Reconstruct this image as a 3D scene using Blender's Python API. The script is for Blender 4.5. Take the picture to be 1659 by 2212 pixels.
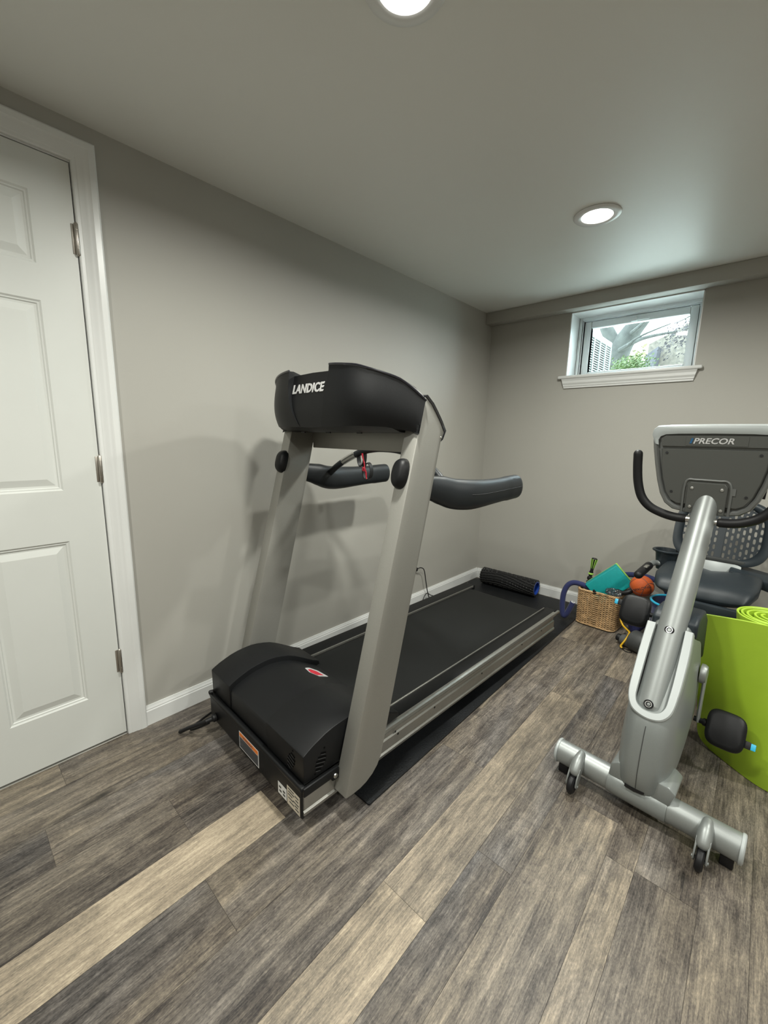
import bpy, bmesh, math, random
from mathutils import Vector, Matrix, noise
PI = math.pi
for o in list(bpy.data.objects): bpy.data.objects.remove(o)
COL = bpy.context.scene.collection
SC = bpy.context.scene
rnd = random.Random(7)

# ------------------------------------------------------------------ camera
F_PX, YAW, PITCH, ROLL, CX, CZ = 891.1719, -0.7406, 0.1794, 0.02, 1.7574, 1.2028
YAW, PITCH, ROLL = -0.74062, 0.17943, 0.02003
H, D = 2.1698, 3.1561                      # ceiling height, back wall distance
cam_d = bpy.data.cameras.new('camera'); cam = bpy.data.objects.new('camera', cam_d); COL.objects.link(cam)
cy, sy, cp, sp = math.cos(YAW), math.sin(YAW), math.cos(PITCH), math.sin(PITCH)
fw = Vector((sy*cp, cy*cp, -sp)); r0 = Vector((cy, -sy, 0)); u0 = r0.cross(fw)
rr = math.cos(ROLL)*r0 + math.sin(ROLL)*u0; uu = -math.sin(ROLL)*r0 + math.cos(ROLL)*u0
cam.matrix_world = Matrix(((rr.x, uu.x, -fw.x, CX), (rr.y, uu.y, -fw.y, 0.0), (rr.z, uu.z, -fw.z, CZ), (0, 0, 0, 1)))
cam_d.sensor_fit = 'HORIZONTAL'; cam_d.sensor_width = 36.0; cam_d.lens = F_PX/1659*36.0
cam_d.clip_start = 0.02; cam_d.clip_end = 200
SC.camera = cam

# ------------------------------------------------------------------ world, exposure
w = bpy.data.worlds.new('sky'); SC.world = w; w.use_nodes = True
bg = w.node_tree.nodes['Background']; bg.inputs[0].default_value = (0.80, 0.94, 1.0, 1); bg.inputs[1].default_value = 13.0
SC.view_settings.view_transform = 'Standard'; SC.view_settings.look = 'None'
SC.view_settings.gamma = 1.0; SC.view_settings.use_curve_mapping = False
SC.view_settings.exposure = 0.22
LAMP_W = 17.5

# ------------------------------------------------------------------ helpers
def mat(name, color, rough=0.5, metal=0.0, var=0.0, vscale=8.0, bump=0.0, bscale=60.0, spec=0.5, coat=0.0, stretch=(1,1,1), emit=None, estr=0.0, sheen=0.0):
    m = bpy.data.materials.new(name); m.use_nodes = True; nt = m.node_tree; b = nt.nodes['Principled BSDF']
    b.inputs['Base Color'].default_value = (*color, 1); b.inputs['Roughness'].default_value = rough
    b.inputs['Metallic'].default_value = metal; b.inputs['Specular IOR Level'].default_value = spec
    b.inputs['Coat Weight'].default_value = coat; b.inputs['Coat Roughness'].default_value = 0.08
    b.inputs['Sheen Weight'].default_value = sheen
    if emit: b.inputs['Emission Color'].default_value = (*emit, 1); b.inputs['Emission Strength'].default_value = estr
    tc = nt.nodes.new('ShaderNodeTexCoord'); mp = nt.nodes.new('ShaderNodeMapping'); mp.inputs['Scale'].default_value = stretch
    nt.links.new(tc.outputs['Object'], mp.inputs[0])
    if var > 0:
        n = nt.nodes.new('ShaderNodeTexNoise'); n.inputs['Scale'].default_value = vscale; n.inputs['Detail'].default_value = 5
        nt.links.new(mp.outputs[0], n.inputs['Vector'])
        r = nt.nodes.new('ShaderNodeMapRange'); r.inputs[1].default_value = 0.3; r.inputs[2].default_value = 0.7
        r.inputs[3].default_value = 1-var; r.inputs[4].default_value = 1+var
        nt.links.new(n.outputs[0], r.inputs[0])
        mx = nt.nodes.new('ShaderNodeVectorMath'); mx.operation = 'SCALE'; mx.inputs[0].default_value = color
        nt.links.new(r.outputs[0], mx.inputs['Scale']); nt.links.new(mx.outputs[0], b.inputs['Base Color'])
    if bump > 0:
        n2 = nt.nodes.new('ShaderNodeTexNoise'); n2.inputs['Scale'].default_value = bscale; n2.inputs['Detail'].default_value = 3
        nt.links.new(mp.outputs[0], n2.inputs['Vector'])
        bp = nt.nodes.new('ShaderNodeBump'); bp.inputs['Strength'].default_value = bump; bp.inputs['Distance'].default_value = 0.002
        nt.links.new(n2.outputs[0], bp.inputs['Height']); nt.links.new(bp.outputs[0], b.inputs['Normal'])
    return m

def glassy(name, tint, refl=0.12, rough=0.05):
    m = bpy.data.materials.new(name); m.use_nodes = True; nt = m.node_tree; nt.nodes.clear()
    o = nt.nodes.new('ShaderNodeOutputMaterial'); mx = nt.nodes.new('ShaderNodeMixShader')
    t = nt.nodes.new('ShaderNodeBsdfTransparent'); t.inputs[0].default_value = (*tint, 1)
    g = nt.nodes.new('ShaderNodeBsdfGlossy'); g.inputs['Roughness'].default_value = rough
    fr = nt.nodes.new('ShaderNodeLayerWeight'); fr.inputs[0].default_value = refl
    nt.links.new(fr.outputs['Fresnel'], mx.inputs[0]); nt.links.new(t.outputs[0], mx.inputs[1]); nt.links.new(g.outputs[0], mx.inputs[2])
    nt.links.new(mx.outputs[0], o.inputs[0]); return m

def tagp(o, label=None, cat=None, group=None, kind=None):
    if label: o['label'] = label
    if cat: o['category'] = cat
    if group: o['group'] = group
    if kind: o['kind'] = kind
    return o

def obj(name, bm, m, parent=None, xf=None, smooth=True, angle=35, label=None):
    if xf is not None: bm.transform(xf)
    bmesh.ops.remove_doubles(bm, verts=bm.verts, dist=1e-6)
    bmesh.ops.recalc_face_normals(bm, faces=bm.faces)
    if parent is not None:
        off = Vector((0, 0, 0)); p = parent
        while p is not None: off += p.location; p = p.parent
        bmesh.ops.translate(bm, verts=bm.verts, vec=-off)
    me = bpy.data.meshes.new(name); bm.to_mesh(me); bm.free()
    for mm in (m if isinstance(m, (list, tuple)) else [m]): me.materials.append(mm)
    if smooth:
        me.shade_smooth(); me.set_sharp_from_angle(angle=math.radians(angle))
    o = bpy.data.objects.new(name, me); COL.objects.link(o); o.parent = parent
    if label: o['label'] = label
    return o

def thing(name, loc, label, cat, group=None):
    o = bpy.data.objects.new(name, None); COL.objects.link(o); o.location = loc; o.empty_display_size = .05
    return tagp(o, label, cat, group)

def nb(): return bmesh.new()
def merge(bm, t):
    me = bpy.data.meshes.new('tmp'); t.to_mesh(me); t.free(); bm.from_mesh(me); bpy.data.meshes.remove(me); return bm
def bev(t, w, seg=2, ang=30):
    bmesh.ops.recalc_face_normals(t, faces=t.faces)
    es = [e for e in t.edges if len(e.link_faces) == 2 and e.calc_face_angle(0) > math.radians(ang)]
    if es and w > 0: bmesh.ops.bevel(t, geom=es, offset=w, segments=seg, affect='EDGES', profile=.5, clamp_overlap=True)
def box(bm, lo, hi, b=0.0, seg=2, xf=None):
    t = bmesh.new(); v = [t.verts.new((x, y, z)) for x in (lo[0], hi[0]) for y in (lo[1], hi[1]) for z in (lo[2], hi[2])]
    for f in ((0,1,3,2), (4,6,7,5), (0,4,5,1), (2,3,7,6), (0,2,6,4), (1,5,7,3)): t.faces.new([v[i] for i in f])
    if b > 0: bev(t, b, seg)
    if xf is not None: t.transform(xf)
    return merge(bm, t)
def bx(lo, hi, b=0.0, seg=2): return box(nb(), lo, hi, b, seg)
def prism(bm, pts, fn, d0, d1, b=0.0, seg=2, ang=30):
    """polygon pts (p,q) swept from d0 to d1; fn(p,q,d)->xyz"""
    t = bmesh.new(); A = [t.verts.new(fn(p, q, d0)) for p, q in pts]; B = [t.verts.new(fn(p, q, d1)) for p, q in pts]
    n = len(pts); t.faces.new(A); t.faces.new(B[::-1])
    for i in range(n): t.faces.new((A[i], B[i], B[(i+1) % n], A[(i+1) % n]))
    if b > 0: bev(t, b, seg, ang)
    return merge(bm, t)
def loft(bm, rings, cap=True, closed=False, wrap=True):
    V = [[bm.verts.new(p) for p in r] for r in rings]; n = len(rings[0]); m = len(rings)
    for i in range(m if closed else m-1):
        a, b = V[i], V[(i+1) % m]
        for j in range(n if wrap else n-1):
            bm.faces.new((a[j], a[(j+1) % n], b[(j+1) % n], b[j]))
    if cap and not closed:
        if len(set(map(tuple, [tuple(p) for p in rings[0]]))) > 2: bm.faces.new(V[0][::-1])
        if len(set(map(tuple, [tuple(p) for p in rings[-1]]))) > 2: bm.faces.new(V[-1])
    return bm
def smooth_path(pts, n=8, closed=False):
    P = [Vector(p) for p in pts]; out = []; m = len(P)
    rng = m if closed else m-1
    for i in range(rng):
        p0 = P[(i-1) % m] if (closed or i > 0) else P[0]*2-P[1]
        p1, p2 = P[i], P[(i+1) % m]
        p3 = P[(i+2) % m] if (closed or i < m-2) else P[m-1]*2-P[m-2]
        for k in range(n):
            t = k/n
            out.append(.5*((2*p1)+(-p0+p2)*t+(2*p0-5*p1+4*p2-p3)*t*t+(-p0+3*p1-3*p2+p3)*t**3))
    if not closed: out.append(P[-1])
    return out
def tube(bm, path, rad, seg=16, cap=True, closed=False, flat=1.0, round_end=False):
    P = [Vector(p) for p in path]; m = len(P)
    if not isinstance(rad, (list, tuple)): rad = [rad]*m
    T = []
    for i in range(m):
        a = P[(i-1) % m] if (closed or i > 0) else P[0]; b = P[(i+1) % m] if (closed or i < m-1) else P[-1]
        T.append((b-a).normalized())
    up = Vector((0, 0, 1)) if abs(T[0].z) < .9 else Vector((1, 0, 0))
    N = (up-T[0]*up.dot(T[0])).normalized(); rings = []
    frames = []
    for i in range(m):
        N = (N-T[i]*N.dot(T[i])).normalized(); B = T[i].cross(N)
        frames.append((P[i], N, B, rad[i], T[i]))
    if round_end and not closed:
        pre = []; p, N0, B0_, r, t0 = frames[0]
        for k in range(1, 5):
            a = PI/2*k/5; pre.append((p-t0*r*math.sin(a), N0, B0_, r*math.cos(a), t0))
        post = []; p, N1, B1, r, t1 = frames[-1]
        for k in range(1, 5):
            a = PI/2*k/5; post.append((p+t1*r*math.sin(a), N1, B1, r*math.cos(a), t1))
        frames = pre[::-1]+frames+post
    for p, N, B, r, t in frames:
        rings.append([p+(N*math.cos(2*PI*j/seg)+B*flat*math.sin(2*PI*j/seg))*r for j in range(seg)])
    return loft(bm, rings, cap, closed)
def lathe(bm, prof, org, axis, seg=32, cap=True):
    """prof: list of (radius, distance along axis)"""
    ax = Vector(axis).normalized(); up = Vector((0, 0, 1)) if abs(ax.z) < .9 else Vector((1, 0, 0))
    N = (up-ax*up.dot(ax)).normalized(); B = ax.cross(N); O = Vector(org)
    rings = [[O+ax*d+(N*math.cos(2*PI*j/seg)+B*math.sin(2*PI*j/seg))*max(r, 1e-5) for j in range(seg)] for r, d in prof]
    return loft(bm, rings, cap)
def text(name, s, m, parent, origin, right, up, size, depth=.0006, bold=0.0, shear=0.0, xscale=1.0, label=None, spacing=1.0):
    cu = bpy.data.curves.new(name, 'FONT'); cu.body = s; cu.size = size; cu.extrude = depth; cu.offset = bold; cu.shear = shear
    cu.space_character = spacing; cu.resolution_u = 3
    to = bpy.data.objects.new(name+'_tmp', cu); COL.objects.link(to)
    dg = bpy.context.evaluated_depsgraph_get(); me = bpy.data.meshes.new_from_object(to.evaluated_get(dg))
    bm = nb(); bm.from_mesh(me); bpy.data.objects.remove(to); bpy.data.meshes.remove(me)
    R = Vector(right).normalized()*xscale; U = Vector(up).normalized(); N = Vector(right).normalized().cross(U)
    O = Vector(origin)
    M_ = Matrix(((R.x, U.x, N.x, O.x), (R.y, U.y, N.y, O.y), (R.z, U.z, N.z, O.z), (0, 0, 0, 1)))
    return obj(name, bm, m, parent, xf=M_, smooth=False, label=label)

# ------------------------------------------------------------------ materials
WALL = (0.395, 0.385, 0.352)
m_wall = mat('wall_paint', WALL, .55, var=.02, vscale=2, bump=.05, bscale=250, spec=.35)
m_ceil = mat('ceiling_paint', (0.74, 0.745, 0.71), .42, var=.01, vscale=2, bump=.04, bscale=200, spec=.5)
m_trim = mat('white_trim', (0.70, 0.71, 0.70), .3, var=.01, spec=.5)
m_door = mat('door_paint', (0.63, 0.645, 0.62), .38, var=.01, spec=.5)
m_hinge = mat('brushed_nickel', (0.45, 0.42, 0.38), .35, metal=1)
m_silver = mat('silver_paint', (0.30, 0.295, 0.27), .45, metal=.35, var=.03, vscale=300, spec=.5)
m_alu = mat('aluminium', (0.38, 0.375, 0.35), .36, metal=.85, var=.05, vscale=30)
m_black = mat('black_plastic', (0.0052, 0.0057, 0.0066), .45, spec=.30, var=.1, vscale=200, bump=.15, bscale=900)
m_gloss = mat('gloss_black', (0.010, 0.010, 0.014), .08, coat=.5)
m_belt = mat('belt_rubber', (0.0072, 0.0080, 0.0080), .6, spec=.30, var=.25, vscale=3, bump=.2, bscale=700, stretch=(1,1,1))
m_rubmat = mat('mat_rubber', (0.0070, 0.0078, 0.009), .5, spec=.35, var=.15, vscale=10, bump=.9, bscale=160)
m_rubber = mat('black_rubber', (0.008, 0.008, 0.009), .5, spec=.35)
m_grip = mat('grip_rubber', (0.015, 0.018, 0.021), .42, spec=.4, bump=.15, bscale=600)
m_letter = mat('silver_letter', (0.50, 0.50, 0.50), .4)
m_red = mat('red_cord', (0.50, 0.015, 0.035), .5)
m_orange = mat('warning_orange', (0.85, 0.22, 0.03), .5)
m_white = mat('label_white', (0.75, 0.76, 0.76), .4)
m_cream = mat('label_cream', (0.62, 0.56, 0.46), .4)
m_ink = mat('label_ink', (0.08, 0.08, 0.09), .5)
m_steel = mat('steel', (0.6, 0.6, 0.58), .25, metal=1)
m_bsilver = mat('bike_silver', (0.31, 0.33, 0.325), .43, metal=.55, var=.03, vscale=500)
m_cshell = mat('console_shell_grey', (0.15, 0.155, 0.150), .4, metal=.3)
m_bgrey = mat('bike_shroud_grey', (0.255, 0.275, 0.27), .38, metal=.35, var=.03, vscale=400)
m_bwhite = mat('bike_trim_white', (0.40, 0.43, 0.43), .35, metal=.1)
m_bdark = mat('bike_console_grey', (0.085, 0.088, 0.082), .45, metal=.2, bump=.1, bscale=700)
m_bslate = mat('bike_slate_plastic', (0.018, 0.025, 0.031), .45, spec=.4, bump=.15, bscale=500)
m_blue = mat('logo_blue', (0.02, 0.10, 0.22), .4)
m_cyan = mat('cyan_plastic', (0.03, 0.42, 0.66), .4)
m_green = mat('yoga_green', (0.33, 0.50, 0.030), .5, var=.04, vscale=12, bump=.08, bscale=300)
m_teal = mat('teal_foam', (0.0, 0.30, 0.30), .55, bump=.3, bscale=900, var=.05, vscale=60)
m_tealedge = mat('teal_print', (0.0, 0.24, 0.25), .5)
m_lime = mat('lime_plastic', (0.35, 0.62, 0.10), .45)
m_yel = mat('yellow_band', (0.72, 0.42, 0.01), .45)
m_ball = mat('basketball_orange', (0.62, 0.11, 0.02), .55, bump=.8, bscale=450)
m_navy = mat('navy_foam', (0.015, 0.022, 0.10), .8, bump=.5, bscale=500, sheen=.2)
m_wick = mat('wicker', (0.52, 0.34, 0.175), .5, var=.35, vscale=45)
m_rollerblk = mat('roller_foam', (0.012, 0.012, 0.013), .42)
m_rollblue = mat('roller_core_blue', (0.01, 0.05, 0.32), .4)
m_dkgrey = mat('dark_grey_vinyl', (0.045, 0.048, 0.048), .55, bump=.2, bscale=300)
m_led = mat('lamp_diffuser', (1, 1, 1), .5, emit=(1.0, 0.98, 0.92), estr=14)

# floor boards: tone per board comes from a colour attribute
def floor_mat():
    m = bpy.data.materials.new('vinyl_planks'); m.use_nodes = True; nt = m.node_tree; N = nt.nodes; L = nt.links
    b = N['Principled BSDF']; b.inputs['Roughness'].default_value = .42; b.inputs['Specular IOR Level'].default_value = .4
    at = N.new('ShaderNodeAttribute'); at.attribute_name = 'board'; sep = N.new('ShaderNodeSeparateColor'); L.new(at.outputs['Color'], sep.inputs[0])
    tc = N.new('ShaderNodeTexCoord'); 
    off = N.new('ShaderNodeCombineXYZ'); L.new(sep.outputs[1], off.inputs[0]); L.new(sep.outputs[1], off.inputs[1])
    sc = N.new('ShaderNodeVectorMath'); sc.operation = 'SCALE'; sc.inputs['Scale'].default_value = 37.0; L.new(off.outputs[0], sc.inputs[0])
    ad = N.new('ShaderNodeVectorMath'); L.new(tc.outputs['Object'], ad.inputs[0]); L.new(sc.outputs[0], ad.inputs[1])
    def nz(scale, det, rough, st, dist=0):
        mp = N.new('ShaderNodeMapping'); mp.inputs['Scale'].default_value = st; L.new(ad.outputs[0], mp.inputs[0])
        n = N.new('ShaderNodeTexNoise'); n.inputs['Scale'].default_value = scale; n.inputs['Detail'].default_value = det
        n.inputs['Roughness'].default_value = rough; n.inputs['Distortion'].default_value = dist; L.new(mp.outputs[0], n.inputs['Vector']); return n
    def rng(src, a, b_, c, d):
        r = N.new('ShaderNodeMapRange'); r.inputs[1].default_value = a; r.inputs[2].default_value = b_; r.inputs[3].default_value = c; r.inputs[4].default_value = d
        L.new(src, r.inputs[0]); return r.outputs[0]
    def mth(op, a, b_, clamp=False):
        n = N.new('ShaderNodeMath'); n.operation = op; n.use_clamp = clamp
        for i, s in enumerate((a, b_)):
            if isinstance(s, (int, float)): n.inputs[i].default_value = s
            else: L.new(s, n.inputs[i])
        return n.outputs[0]
    big = nz(2.6, 5, .6, (1.8, .45, 1), .8); streak = nz(30, 9, .72, (1.0, .05, 1), .5); fine = nz(210, 6, .8, (1.0, .045, 1), .2); blotch = nz(20, 8, .72, (1.0, .35, 1), 1.6)
    speck = nz(330, 4, .7, (1.0, .35, 1))
    chat = nz(22, 3, .6, (.18, 1.6, 1), .3)
    v = mth('ADD', mth('ADD', sep.outputs[0], -.015), rng(big.outputs[0], .3, .7, -.12, .12))
    v = mth('ADD', v, rng(streak.outputs[0], .3, .7, -.21, .21))
    v = mth('ADD', v, rng(blotch.outputs[0], .3, .7, -.15, .15))
    v = mth('ADD', v, rng(speck.outputs[0], .3, .7, -.13, .13))
    v = mth('ADD', v, rng(fine.outputs[0], .3, .7, -.20, .20), True)
    cr = N.new('ShaderNodeValToRGB'); e = cr.color_ramp.elements
    e[0].position = 0; e[0].color = (.016, .013, .012, 1); e[1].position = 1; e[1].color = (.50, .42, .31, 1)
    for p, c in ((.16, (.048, .039, .033)), (.34, (.104, .087, .070)), (.52, (.180, .152, .116)), (.76, (.33, .272, .200))):
        x = e.new(p); x.color = (*c, 1)
    L.new(v, cr.inputs[0])
    # cool/violet grey drift on some boards
    hue = N.new('ShaderNodeMix'); hue.data_type = 'RGBA'; hue.blend_type = 'MIX'
    dr = nz(3.2, 3, .5, (1.6, .5, 1), .5); f = mth('MULTIPLY', rng(dr.outputs[0], .42, .66, 0, .8), sep.outputs[2], True)
    bw = N.new('ShaderNodeRGBToBW'); L.new(cr.outputs[0], bw.inputs[0])
    cm = N.new('ShaderNodeVectorMath'); cm.operation = 'SCALE'; cm.inputs[0].default_value = (1.0, .962, .985); L.new(bw.outputs[0], cm.inputs['Scale'])
    L.new(f, hue.inputs[0]); L.new(cr.outputs[0], hue.inputs[6]); L.new(cm.outputs[0], hue.inputs[7])
    # knots
    vo = N.new('ShaderNodeTexVoronoi'); vo.inputs['Scale'].default_value = 2.7
    mpv = N.new('ShaderNodeMapping'); mpv.inputs['Scale'].default_value = (2.0, .8, 1); L.new(ad.outputs[0], mpv.inputs[0])
    dv = N.new('ShaderNodeVectorMath'); nv = nz(9, 3, .6, (1, .6, 1)); sub = N.new('ShaderNodeVectorMath'); sub.operation = 'SCALE'; sub.inputs['Scale'].default_value = .14
    L.new(nv.outputs['Color'], sub.inputs[0]); L.new(mpv.outputs[0], dv.inputs[0]); L.new(sub.outputs[0], dv.inputs[1]); L.new(dv.outputs[0], vo.inputs['Vector'])
    kn = rng(vo.outputs['Distance'], .03, .12, .36, 1.0)
    mpv.inputs['Location'].default_value = (.3, .1, 0)
    # saw marks across some boards
    cs = mth('MULTIPLY', rng(chat.outputs[0], .5, .62, 0, .22), sep.outputs[2])
    k = mth('MULTIPLY', kn, mth('ADD', 1.0, cs))
    fin = N.new('ShaderNodeVectorMath'); fin.operation = 'SCALE'; L.new(hue.outputs[2], fin.inputs[0]); L.new(k, fin.inputs['Scale'])
    L.new(fin.outputs[0], b.inputs['Base Color'])
    bp = N.new('ShaderNodeBump'); bp.inputs['Strength'].default_value = .25; bp.inputs['Distance'].default_value = .0012
    L.new(mth('ADD', streak.outputs[0], fine.outputs[0]), bp.inputs['Height']); L.new(bp.outputs[0], b.inputs['Normal'])
    L.new(rng(fine.outputs[0], .3, .7, .50, .36), b.inputs['Roughness'])
    return m
m_floor = floor_mat()

# ------------------------------------------------------------------ room shell
XR, YF = 4.1, -1.9          # right wall, wall behind the camera
def struct(name, bm, m, **k):
    o = obj(name, bm, m, **k); o['kind'] = 'structure'; return o

# floor: boards run along y
seams = [-.03, .133, .288, .448, .634, .782, .962, 1.139, 1.284, 1.389, 1.567, 1.640, 1.785, 1.889, 2.067, 2.215, 2.32, 2.5, 2.65, 2.83, 2.93, 3.08, 3.26, 3.41, 3.51, 3.69, 3.84, 4.02, 4.13]
fixed = {   # seam index -> list of (y end, tone, violet)
    0: [(.18, .60, .1), (1.4, .36, .5), (3.2, .42, .2)],
    1: [(-.2, .45, .3), (.95, .44, .4), (2.2, .33, .6), (3.2, .4, .2)],
    2: [(.10, .34, .7), (1.3, .37, .7), (3.2, .35, .3)],
    3: [(.40, .37, .2), (1.5, .27, .8), (3.2, .33, .3)],
    4: [(.63, .70, .0), (1.8, .30, .5), (3.2, .36, .3)],
    5: [(.37, .33, .7), (1.55, .38, .7), (3.2, .4, .2)],
    6: [(1.25, .35, .5), (2.525, .40, .7), (3.2, .50, .1)],
    7: [(.705, .68, .0), (1.912, .56, .1), (3.2, .42, .5)],
    8: [(.962, .28, .9), (2.25, .37, .9), (3.2, .45, .3)],
    9: [(.55, .43, .4), (1.35, .42, .3), (2.7, .36, .3), (3.2, .4, .3)],
    10: [(1.21, .44, .5), (3.2, .34, .4)],
    11: [(.4, .40, .3), (1.215, .38, .4), (2.4, .37, .6), (3.2, .4, .4)],
    12: [(.6, .50, .3), (1.9, .42, .3), (3.2, .33, .3)],
    13: [(1.5, .37, .2), (3.2, .36, .3)],
}
fb = nb(); lay = fb.loops.layers.float_color.new('board'); g = .0004
for i in range(len(seams)-1):
    x0, x1 = max(seams[i], 0.0), min(seams[i+1], XR); y = YF
    lst = fixed.get(i)
    if lst is None:
        lst = []; yy = YF+rnd.uniform(.2, 1.1)
        while yy < 3.2: lst.append((yy, rnd.choice([.3, .36, .4, .44, .62]), rnd.random())); yy += 1.2
        lst.append((3.2, .4, .3))
    for (ye, tone, vio) in lst:
        ye = min(ye, D)
        if ye <= y+.01: continue
        vs = [fb.verts.new(p) for p in ((x0+g, y+g, 0), (x1-g, y+g, 0), (x1-g, ye-g, 0), (x0+g, ye-g, 0))]
        f = fb.faces.new(vs); c = (tone, rnd.random(), vio, 1)
        for lp in f.loops: lp[lay] = c
        y = ye
tb = nb(); box(tb, (0, YF, -.08), (XR, D, -.0012))
lay2 = tb.loops.layers.float_color.new('board')
for f in tb.faces:
    for lp in f.loops: lp[lay2] = (.12, 0, 0, 1)
merge(fb, tb)
struct('floor', fb, m_floor, smooth=False)

struct('ceiling', bx((-.15, YF-.15, H), (XR+.15, D+.3, H+.12)), m_ceil, smooth=False)
# left wall with the door opening
yd0, yd1, zd = -.362, .4065, 2.043
lb = nb(); box(lb, (-.14, yd1+.018, 0), (0, D, H)); box(lb, (-.14, YF, 0), (0, yd0-.018, H)); box(lb, (-.14, yd0-.018, zd+.018), (0, yd1+.018, H)); box(lb, (-.20, yd0-.018, -.08), (-.141, yd1+.018, zd+.018)); box(lb, (-.141, yd0-.018, -.08), (-.0003, yd1+.018, -.0004))  # last boxes are unseen additions that stop light leaking round the door
struct('wall_left', lb, m_wall, smooth=False)
# back wall with window opening, plus the shallow soffit over it
wl, wr, zs, zt = .6156, 1.3669, 1.635, 2.0868
bb = nb(); T = .30
box(bb, (-.14, D, 0), (XR+.15, D+T, zs)); box(bb, (-.14, D, zt), (XR+.15, D+T, H)); box(bb, (-.14, D, zs), (wl, D+T, zt)); box(bb, (wr, D, zs), (XR+.15, D+T, zt))
struct('wall_back', bb, m_wall, smooth=False)
struct('trim_1', bx((0, D-.0947, zt), (XR, D-.0005, H-.0005), .004, 2), m_wall, label='painted bulkhead along the top of the back wall')
struct('wall_right', bx((XR, YF, 0), (XR+.14, D, H)), m_wall, smooth=False)
struct('wall_front', bx((-.14, YF-.14, 0), (XR+.14, YF, H)), m_wall, smooth=False)
# baseboards with a moulded top
prof = [(0, 0), (.0130, 0), (.0130, .062), (.0105, .066), (.0105, .071), (.0070, .077), (.0055, .0843), (0, .0843)]
def baseboard(name, fn, d0, d1):
    b_ = nb(); prism(b_, prof, fn, d0, d1); struct(name, b_, m_trim, angle=20)
baseboard('baseboard_left', lambda p, q, d: (p+.0003, d, q+.0005), .4765, D-.0005)
baseboard('baseboard_back', lambda p, q, d: (d, D-.0003-p, q+.0005), .0135, XR)
baseboard('baseboard_right', lambda p, q, d: (XR-.0003-p, d, q+.0005), YF, D-.0135)
# door casing, mitred, with stepped profile; p = across (0 inner edge), q = thickness
cprof = [(0, 0), (0, .008), (.004, .0105), (.012, .0105), (.016, .0125), (.030, .0135), (.036, .016), (.044, .0165), (.048, .0185), (.064, .0185), (.069, .015), (.069, 0)]
yi0, yi1, zi = yd0+.0, yd1+.0005, zd+.004
rings = []
for (yy, zz, dy, dz) in ((yi1, .0005, 1, 0), (yi1, zi, 1, 1), (yi0, zi, -1, 1), (yi0, .0005, -1, 0)):
    rings.append([(q+.0002, yy+dy*p, zz+dz*p) for p, q in cprof])
cb = nb(); loft(cb, rings)
# jamb boards behind the casing
box(cb, (-.14, yd1, 0.0005), (-.0005, yd1+.0175, zd+.017)); box(cb, (-.14, yd0-.0175, .0005), (-.0005, yd0, zd+.017)); box(cb, (-.14, yd0, zd), (-.0005, yd1, zd+.017))
box(cb, (-.06, yd1-.012, .0005), (-.040, yd1, zd)); box(cb, (-.06, yd0, zd-.012), (-.040, yd1, zd))
struct('trim_2', cb, m_trim, angle=25, label='white moulded door casing')

# six-panel door
dr = struct('door_1', nb(), m_door) if False else None
db = nb()
ys = [-.359, -.246, -.024, .070, .292, .4035]; zz = [.010, .207, .822, 1.001, 1.608, 1.716, 1.924, 2.040]
ringp = [(0, 0), (.005, -.004), (.009, -.0045), (.012, -.008), (.018, -.009), (.040, -.0025)]
for i in range(5):
    for j in range(7):
        a0, a1, b0, b1 = ys[i], ys[i+1], zz[j], zz[j+1]
        if i in (1, 3) and j in (1, 3, 5):
            rr_ = []
            for (ins, dp) in ringp: rr_.append([(-.001+dp, a0+ins, b0+ins), (-.001+dp, a1-ins, b0+ins), (-.001+dp, a1-ins, b1-ins), (-.001+dp, a0+ins, b1-ins)])
            V = [[db.verts.new(p) for p in r] for r in rr_]
            for k in range(len(V)-1):
                for q in range(4): db.faces.new((V[k][q], V[k][(q+1) % 4], V[k+1][(q+1) % 4], V[k+1][q]))
            db.faces.new(V[-1])
        else:
            db.faces.new([db.verts.new(p) for p in ((-.001, a0, b0), (-.001, a1, b0), (-.001, a1, b1), (-.001, a0, b1))])
bmesh.ops.remove_doubles(db, verts=db.verts, dist=1e-6)
be = [e for e in db.edges if len(e.link_faces) == 1]
ex = bmesh.ops.extrude_edge_only(db, edges=be); nv = [v for v in ex['geom'] if isinstance(v, bmesh.types.BMVert)]
for v in nv: v.co.x = -.036
bmesh.ops.contextual_create(db, geom=[e for e in db.edges if len(e.link_faces) == 1])
door = struct('door_1', db, m_door, angle=15)
for hz in (1.818, 1.07, .322):
    hb = nb(); hy = .405
    lathe(hb, [(.0, -.052), (.0035, -.050), (.0062, -.046), (.0062, .046), (.0035, .050), (0, .052)], (.0072, hy, hz), (0, 0, 1), 14)
    for kz in (-.0275, -.009, .009, .0275): lathe(hb, [(.0066, kz-.0004), (.0066, kz+.0004)], (.0072, hy, hz), (0, 0, 1), 14)
    box(hb, (-.0006, hy-.013, hz-.045), (.0012, hy-.002, hz+.045), .0004)
    hg = obj('hinge', hb, m_hinge, door); hg['label'] = 'brushed nickel hinge'
# knob on the far side of the door leaf (outside the frame)
kb = nb(); lathe(kb, [(.0, .0), (.032, .0), (.032, .006), (.012, .010), (.011, .035), (.026, .045), (.029, .058), (.020, .070), (0, .073)], (-.001, -.30, .94), (1, 0, 0), 24)
obj('door_knob', kb, m_hinge, door)

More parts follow.
